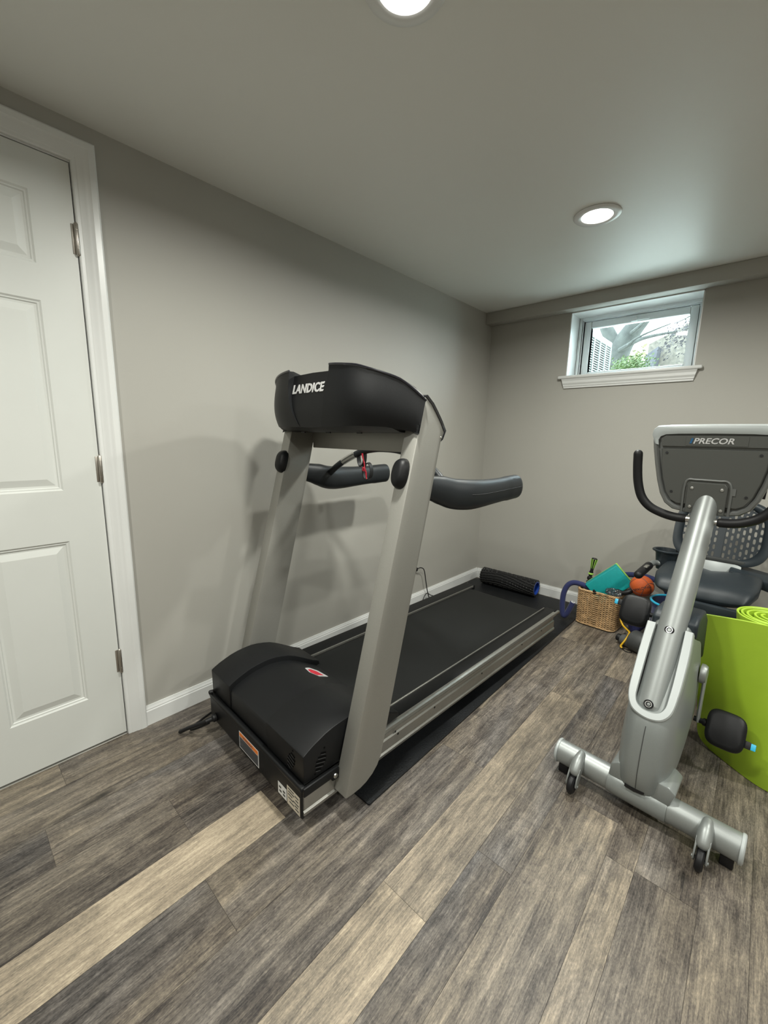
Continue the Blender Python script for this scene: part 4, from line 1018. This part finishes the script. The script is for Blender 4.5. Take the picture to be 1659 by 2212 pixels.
# gear in the basket -------------------------------------------------------
# teal yoga block, standing on a corner and leaning back
def block(name, ctr, e1, e2, L1, L2, T_, m, bvl, label, cat):
    e1 = Vector(e1).normalized(); e2 = Vector(e2); e2 = (e2-e1*e2.dot(e1)).normalized(); e3 = e1.cross(e2)
    t = thing(name, ctr, label, cat); b_ = nb(); box(b_, (-L1/2, -L2/2, -T_/2), (L1/2, L2/2, T_/2), bvl, 3)
    for v in b_.verts: v.co = Vector(ctr)+e1*v.co.x+e2*v.co.y+e3*v.co.z
    obj('foam_body', b_, m, t); return t, e1, e2, e3
CT = Vector((1.108, 2.905, .286))
tbk, e1, e2, e3 = block('yoga_block', CT, (.150, .055, .150), (.095, .02, -.105), .228, .154, .070, m_teal, .006, 'teal foam yoga block tilted in the wicker basket', 'yoga block')
if e3.y > 0: e3f = -e3
else: e3f = e3
text('block_lettering', 'Gaiam', m_tealedge, tbk, CT+e3f*.0352-e1*.05-e2*.012, e1, -e2, .034, depth=.0004, xscale=1.1) if False else None
t2, _, _, _ = block('foam_pad', CT-e3f*.0410+e1*.009, (.150, .055, .150), (.095, .02, -.105), .222, .152, .010, m_lime, .002, 'thin lime foam pad showing behind the teal yoga block', 'foam pad')
b_ = nb(); 
tube(b_, smooth_path([(1.175, 2.87, .262), (1.205, 2.862, .262), (1.235, 2.868, .275), (1.245, 2.885, .285)], 4), .015, 10, round_end=True)
tagp(obj('grip_strap', b_, m_rubber), 'black strap wedged between the teal block and the basketball', 'strap')
# massage stick
ms = thing('massage_stick', (.965, 2.99, .05), 'black massage stick with lime green striped handle leaning in the basket', 'massage stick')
a0_, a1_ = Vector((.951, 2.965, .06)), Vector((.986, 2.992, .415)); ad_ = (a1_-a0_).normalized(); Ls = (a1_-a0_).length
b_ = nb(); pr = [(0, 0), (.012, .002)]
for k in range(7): z_ = .02+k*.030; pr += [(.010, z_), (.0165, z_+.006), (.0175, z_+.014), (.0165, z_+.022), (.010, z_+.028)]
pr += [(.013, .240), (.013, .262)]; lathe(b_, pr, a0_, ad_, 18); obj('roller_segments', b_, m_rubber, ms)
b_ = nb(); lathe(b_, [(.0135, .240), (.0165, .243), (.0165, .250), (.0135, .253)], a0_, ad_, 18, cap=False); obj('end_ring', b_, m_lime, ms, label='lime ring')
b_ = nb(); lathe(b_, [(.011, .255), (.010, .275), (.012, .30), (.017, .34), (.019, Ls-.006), (.015, Ls)], a0_, ad_, 20); obj('handle', b_, m_rubber, ms)
b_ = nb(); N_ = ad_.cross(Vector((1, 0, 0))).normalized(); B_ = ad_.cross(N_)
for k in range(7):
    q = 2*PI*k/7+.25; pts_ = []
    for (r_, d_) in ((.0105, .285), (.0125, .30), (.0175, .34), (.0195, Ls-.006)): pts_.append(a0_+ad_*d_+(N_*math.cos(q)+B_*math.sin(q))*r_)
    tube(b_, pts_, [.001, .002, .0032, .0034], 8)
obj('handle_stripes', b_, m_lime, ms, label='lime green stripes')
# navy foam hoop section hooked over the basket edge
hp = thing('foam_hoop', (.90, 2.80, .0068), 'navy foam-covered hoop section hooked over the left side of the basket, white open end', 'hoop')
path = smooth_path([(1.045, 2.905, .16), (1.030, 2.885, .215), (1.000, 2.865, .243), (.960, 2.85, .258), (.915, 2.835, .262), (.884, 2.82, .240), (.868, 2.805, .19), (.868, 2.792, .13), (.876, 2.782, .07), (.888, 2.778, .036), (.905, 2.780, .050), (.922, 2.785, .095), (.936, 2.79, .140)], 5)
b_ = nb(); tube(b_, path, .0175, 16); obj('foam_sleeve', b_, m_navy, hp)
e_ = path[-1]; td = (path[-1]-path[-3]).normalized(); b_ = nb(); lathe(b_, [(.0125, -.002), (.0125, .004), (.0065, .004), (.0065, -.01)], e_, td, 20); obj('inner_pipe', b_, m_white, hp, label='white plastic pipe')
b_ = nb(); lathe(b_, [(.0055, .0), (.0055, .0042)], e_, td, 16); obj('pipe_bore', b_, m_ink, hp)
# second hoop section arching behind the ball
hp2 = thing('foam_hoop', (1.30, 3.06, .0), 'navy foam-covered hoop section arching behind the basketball against the back wall', 'hoop')
path = smooth_path([(1.09, 3.085, .20), (1.12, 3.08, .285), (1.165, 3.072, .322), (1.22, 3.066, .336), (1.28, 3.06, .342), (1.345, 3.05, .332), (1.40, 3.03, .30), (1.435, 3.01, .24), (1.445, 2.99, .16), (1.44, 2.97, .08), (1.435, 2.965, .02)], 5)
b_ = nb(); tube(b_, path, .0175, 16, round_end=True); obj('foam_sleeve', b_, m_navy, hp2)

# basketball
bc, br = Vector((1.292, 2.915, .318)), .066
ball = thing('basketball', bc-Vector((0, 0, br)), 'small orange basketball with black seams lying beside the teal block', 'ball')
b_ = nb(); bmesh.ops.create_uvsphere(b_, u_segments=48, v_segments=32, radius=br); bmesh.ops.translate(b_, verts=b_.verts, vec=bc); obj('ball_skin', b_, m_ball, ball)
Rb = Matrix.Rotation(math.radians(28), 3, 'Y') @ Matrix.Rotation(math.radians(-20), 3, 'Z') @ Matrix.Rotation(math.radians(35), 3, 'X')
b_ = nb(); R_ = br+.0002
curves = [[(math.cos(t), math.sin(t), 0) for t in [2*PI*k/64 for k in range(64)]], [(math.cos(t), 0, math.sin(t)) for t in [2*PI*k/64 for k in range(64)]]]
for s_ in (-1, 1): curves.append([(s_*(.62-.32*math.cos(2*t)*-1 if False else .68), 0, 0) for t in [0]*1])
for c_ in curves[:2]: tube(b_, [bc+(Rb @ Vector(p))*R_ for p in c_], .0013, 6, closed=True)
for s_ in (-1, 1):
    P_ = []
    for k in range(64):
        t = 2*PI*k/64; v = Vector((s_*(.60+.16*math.cos(2*t)), .8*math.cos(t), .8*math.sin(t))); P_.append(bc+(Rb @ v.normalized())*R_)
    tube(b_, P_, .0013, 6, closed=True)
obj('ball_seams', b_, m_ink, ball, label='black seams')
vd = (Vector((CX, 0, CZ))-bc).normalized(); rt = Vector((.80, .47, .36)); rt = (rt-vd*rt.dot(vd)).normalized(); upv = vd.cross(rt)
tx = text('ball_lettering', 'SPALDING', m_ink, ball, bc, rt, upv, .021, depth=.0003, bold=.0002)
for v in tx.data.vertices:   # wrap the print round the ball
    l_ = v.co+Vector(ball.location)-bc; x_ = l_.dot(rt)-.052; y_ = l_.dot(upv)-.022; z_ = math.sqrt(max(1e-6, (br+.0006)**2-x_*x_-y_*y_))
    v.co = bc-Vector(ball.location)+rt*x_+upv*y_+vd*z_
# clear plastic bag, crumpled, on the front rim
b_ = nb(); bmesh.ops.create_icosphere(b_, subdivisions=5, radius=1)
for v in b_.verts:
    n1 = noise.noise(v.co*2.6); n2 = abs(noise.noise(v.co*6+Vector((5, 1, 2)))); s_ = 1+.35*n1-.30*n2
    v.co = Vector((v.co.x*.045*s_, v.co.y*.030*s_, v.co.z*.026*s_))+Vector((1.160, 2.822, .262))
tagp(obj('plastic_bag', b_, glassy('clear_film', (.72, .76, .84), .55, .12), angle=20), 'crumpled clear plastic bag on the front rim of the basket', 'bag')
# black webbing end over the rim
b_ = nb(); 
V_ = [(1.050, 2.792, .232), (1.048, 2.788, .258), (1.054, 2.790, .262), (1.070, 2.792, .248), (1.100, 2.800, .243), (1.100, 2.802, .236), (1.075, 2.792, .232)]
A_ = [b_.verts.new(p) for p in V_]; B2 = [b_.verts.new((p[0], p[1]+.006, p[2])) for p in V_]
b_.faces.new(A_); b_.faces.new(B2[::-1])
for k in range(7): b_.faces.new((A_[k], A_[(k+1) % 7], B2[(k+1) % 7], B2[k]))
tagp(obj('webbing_strap', b_, m_rubber, smooth=False), 'black webbing strap end poking over the basket front rim', 'strap')
# navy pouch with blue patches between basket and pedal
b_ = nb(); bmesh.ops.create_icosphere(b_, subdivisions=4, radius=1)
for v in b_.verts:
    s_ = 1+.25*noise.noise(v.co*2.2+Vector((3, 3, 3))); v.co = Vector((v.co.x*.058*s_, v.co.y*.055*s_, v.co.z*.118*s_))+Vector((1.290, 2.895, .128))
tagp(obj('cloth_pouch', b_, mat('pouch_cloth', (.03, .035, .13), .8, var=.3, vscale=20)), 'dark navy cloth pouch stuffed between basket and bike pedal', 'pouch')
# navy bin with cyan rim
nc = Vector((1.495, 2.728, 0))
bn = thing('storage_bin', nc, 'round navy bin with light blue rim behind the bike mast', 'bin')
def cr_(r, z): return [(nc.x+r*math.cos(2*PI*j/48), nc.y+r*math.sin(2*PI*j/48), z) for j in range(48)]
b_ = nb(); loft(b_, [cr_(.085, .0008), cr_(.100, .015), cr_(.118, .318), cr_(.113, .318), cr_(.095, .02), cr_(.002, .02)], cap=False); loft(b_, [cr_(.085, .0008), cr_(.002, .0008)], cap=False); obj('bin_body', b_, m_navy, bn)
b_ = nb(); tube(b_, [(nc.x+.119*math.cos(2*PI*j/48), nc.y+.119*math.sin(2*PI*j/48), .320) for j in range(48)], .0065, 10, closed=True); obj('bin_rim', b_, m_cyan, bn, label='light blue rim')
# grey roller on the floor with black end cap
gc = Vector((1.236, 2.700, .036)); gd = Vector((.90, -.38, 0)).normalized()
gr = thing('core_roller', (1.30, 2.67, 0), 'dark grey roller with black end cap lying on the floor by the basket', 'exercise roller')
b_ = nb(); lathe(b_, [(0, 0), (.016, .0), (.022, .004), (.022, .022), (.018, .028)], gc, gd, 24); obj('end_cap', b_, m_rubber, gr, label='black end cap')
b_ = nb(); lathe(b_, [(.018, .027), (.0295, .032), (.0325, .045), (.0325, .085), (.034, .092)], gc, gd, 28); obj('neck', b_, mat('grey_vinyl', (.085, .09, .09), .5), gr)
gc2 = Vector((gc.x, gc.y, .062))
b_ = nb(); lathe(b_, [(.02, .088), (.052, .092), (.060, .100), (.0612, .13), (.0612, .160), (.058, .172), (.02, .175)], gc2, gd, 36); obj('barrel', b_, m_dkgrey, gr)
# yellow resistance tube with its black handle cord
yt = thing('resistance_tube', (1.26, 2.66, 0), 'yellow resistance tube draped from the basket down to the floor', 'resistance tube')
b_ = nb(); tube(b_, smooth_path([(1.236, 2.806, .168), (1.226, 2.795, .14), (1.228, 2.782, .112), (1.245, 2.77, .088), (1.272, 2.74, .082), (1.296, 2.70, .083), (1.297, 2.67, .072), (1.287, 2.640, .045), (1.274, 2.628, .016), (1.283, 2.622, .0075)], 6), .0052, 10); obj('tube', b_, m_yel, yt)
b_ = nb(); tube(b_, smooth_path([(1.283, 2.622, .006), (1.30, 2.605, .004), (1.325, 2.60, .004), (1.335, 2.615, .004), (1.32, 2.632, .004), (1.295, 2.630, .004), (1.285, 2.618, .004)], 5), .002, 8); obj('cord_loop', b_, m_rubber, yt)

# ------------------------------------------------------------------ outside the window
m_soil = mat('outdoor_ground', (.55, .55, .50), .9, var=.3, vscale=3)
m_ac = mat('ac_cream', (.12, .135, .128), .5); m_acd = mat('ac_coil_dark', (.02, .025, .025), .6)
m_bark = mat('bark', (.028, .030, .026), .9, var=.35, vscale=14, bump=.8, bscale=30)
m_brick = mat('house_wall', (.07, .062, .05), .9, var=.4, vscale=16)
m_roof = mat('dark_roof', (.03, .03, .035), .8, var=.2, vscale=10)
m_leafd = mat('plum_leaf', (.012, .009, .012), .7, var=.3, vscale=5); m_leafg = mat('green_leaf', (.028, .05, .006), .7, var=.35, vscale=5)
tagp(obj('outdoor_ground', bx((-12, D+T+.35, 1.2), (14, 24, 1.50)), m_soil, smooth=False), kind='structure')
ac = thing('air_conditioner', (.16, 4.22, 1.5), 'cream outdoor air conditioner unit with louvred sides outside the window', 'air conditioner')
b_ = nb(); box(b_, (-.17, 3.86, 1.502), (.50, 4.50, 2.08), .004); obj('coil', b_, m_acd, ac)
b_ = nb(); box(b_, (-.19, 3.83, 2.08), (.53, 4.53, 2.135), .012); box(b_, (-.19, 3.83, 1.501), (.53, 4.53, 1.56), .006)
for y_ in (3.83, 4.00, 4.17, 4.34, 4.505): box(b_, (.500, y_, 1.55), (.528, y_+.025, 2.085), .002)
for x_ in (-.19, 0, .18, .36): box(b_, (x_, 3.832, 1.55), (x_+.025, 3.86, 2.085), .002)
for k in range(26): z_ = 1.57+k*.0198; box(b_, (.505, 3.84, z_), (.522, 4.52, z_+.008)); box(b_, (-.18, 3.84, z_), (.51, 3.855, z_+.008))
obj('louvred_case', b_, m_ac, ac)
# tree with two stems and thin branches
tr = thing('tree', (-.05, 6.5, 1.5), 'grey forked tree trunk with thin branches seen through the window', 'tree')
b_ = nb()
def O(y, x5, z5):  # point at distance y seen along the direction through (x5, z5) at y = 5
    k = y/5.0; return Vector((CX+(x5-CX)*k, y, CZ+(z5-CZ)*k))
tk = smooth_path([O(6.5, .42, 1.70), O(6.5, .44, 1.90), O(6.5, .45, 2.05), O(6.5, .50, 2.20), O(6.5, .57, 2.32), O(6.5, .66, 2.45), O(6.5, .78, 2.62)], 5)
tube(b_, tk, [.17-.075*i/(len(tk)-1) for i in range(len(tk))], 16)
tk2 = smooth_path([O(6.5, .46, 2.08), O(6.5, .42, 2.20), O(6.5, .36, 2.32), O(6.5, .31, 2.42), O(6.5, .26, 2.60)], 5); tube(b_, tk2, [.10-.03*i/(len(tk2)-1) for i in range(len(tk2))], 12)
def branch(P, r0_, r1_):
    p = smooth_path(P, 5); tube(b_, p, [r0_+(r1_-r0_)*i/(len(p)-1) for i in range(len(p))], 8)
branch([O(6.4, .47, 2.14), O(6.2, .58, 2.20), O(6.0, .68, 2.235), O(5.9, .80, 2.25), O(5.8, .95, 2.26)], .035, .012)
branch([O(6.2, .55, 2.185), O(6.1, .60, 2.23), O(6.0, .68, 2.27), O(5.9, .80, 2.31), O(5.8, .9, 2.34)], .018, .007)
branch([O(6.4, .57, 2.30), O(6.2, .63, 2.35), O(6.0, .70, 2.42), O(5.9, .80, 2.50)], .03, .012)
branch([O(6.0, 1.25, 2.50), O(6.0, 1.12, 2.42), O(6.0, 1.0, 2.36), O(6.0, .92, 2.335)], .012, .004)
branch([O(6.0, 1.20, 2.36), O(6.0, 1.05, 2.28), O(6.0, .93, 2.22)], .012, .004)
obj('trunk', b_, m_bark, tr)
def leaves(bm, n, fn, s0, s1):
    for _ in range(n):
        c = fn(); s_ = rnd.uniform(s0, s1); a = Vector((rnd.gauss(0, 1), rnd.gauss(0, 1), rnd.gauss(0, 1))).normalized(); b2 = a.orthogonal().normalized(); c3 = a.cross(b2)
        vs = [bm.verts.new(c+b2*s_), bm.verts.new(c+c3*s_*.45), bm.verts.new(c-b2*s_), bm.verts.new(c-c3*s_*.45)]; bm.faces.new(vs)
b_ = nb()
def fl1():
    x5 = rnd.triangular(.80, 1.35, 1.2); z5 = rnd.gauss(2.20+.35*(x5-.9), .085); return O(rnd.uniform(5.6, 6.6), x5, z5)
leaves(b_, 1500, fl1, .010, .022); obj('foliage', b_, m_leafd, tr, smooth=False)
sb_ = nb(); P_ = thing('shrub', (.75, 5.6, 1.5), 'bright green leafy shrub at the foot of the tree outside', 'shrub')
leaves(sb_, 3200, lambda: O(rnd.uniform(5.2, 5.9), rnd.gauss(.60, .085), rnd.triangular(1.75, 2.09, 1.90)), .010, .022); obj('foliage', sb_, m_leafg, P_, smooth=False)
sb2 = nb(); tube(sb2, [(.55, 5.5, 1.5), (.52, 5.5, 2.0)], .02, 8); obj('stem', sb2, m_bark, P_)
hs = thing('house', (2.6, 12, 1.5), 'beige neighbouring house wall with dark sloping roof seen through the window', 'house')
b_ = nb(); A1, A2 = O(12, .80, 2.0), O(12, 1.9, 2.0)
z_l, z_r = O(12, .86, 2.09).z, O(12, 1.30, 2.32).z
prism(b_, [(A1.x+.05, 1.4), (A1.x+.05, z_l), (O(12, 1.3, 2).x, z_r), (A2.x, z_r+.5), (A2.x, 1.4)], lambda p, q, d: (p, d, q), 11, 15); obj('wall', b_, m_brick, hs, smooth=False)
b_ = nb(); prism(b_, [(O(10.9, .74, 2).x, O(10.9, .74, 1.60).z), (O(10.9, .75, 2).x, O(10.9, .75, 2.045).z), (O(10.9, .85, 2).x, O(10.9, .85, 2.115).z), (O(10.9, .80, 2).x, O(10.9, .80, 1.60).z)], lambda p, q, d: (p, d, q), 10.6, 10.95); obj('roof_gable', b_, m_roof, hs, smooth=False)
b_ = nb(); hd = thing('hedge', (-1.5, 18.5, 1.5), 'pale green hedge along the far garden boundary', 'hedge')
leaves(b_, 2600, lambda: O(rnd.uniform(17, 20), rnd.uniform(.1, .95), rnd.triangular(1.27, 2.18, 1.95)), .06, .14); obj('foliage', b_, mat('pale_leaf', (.11, .11, .05), .8, var=.3, vscale=2), hd, smooth=False)
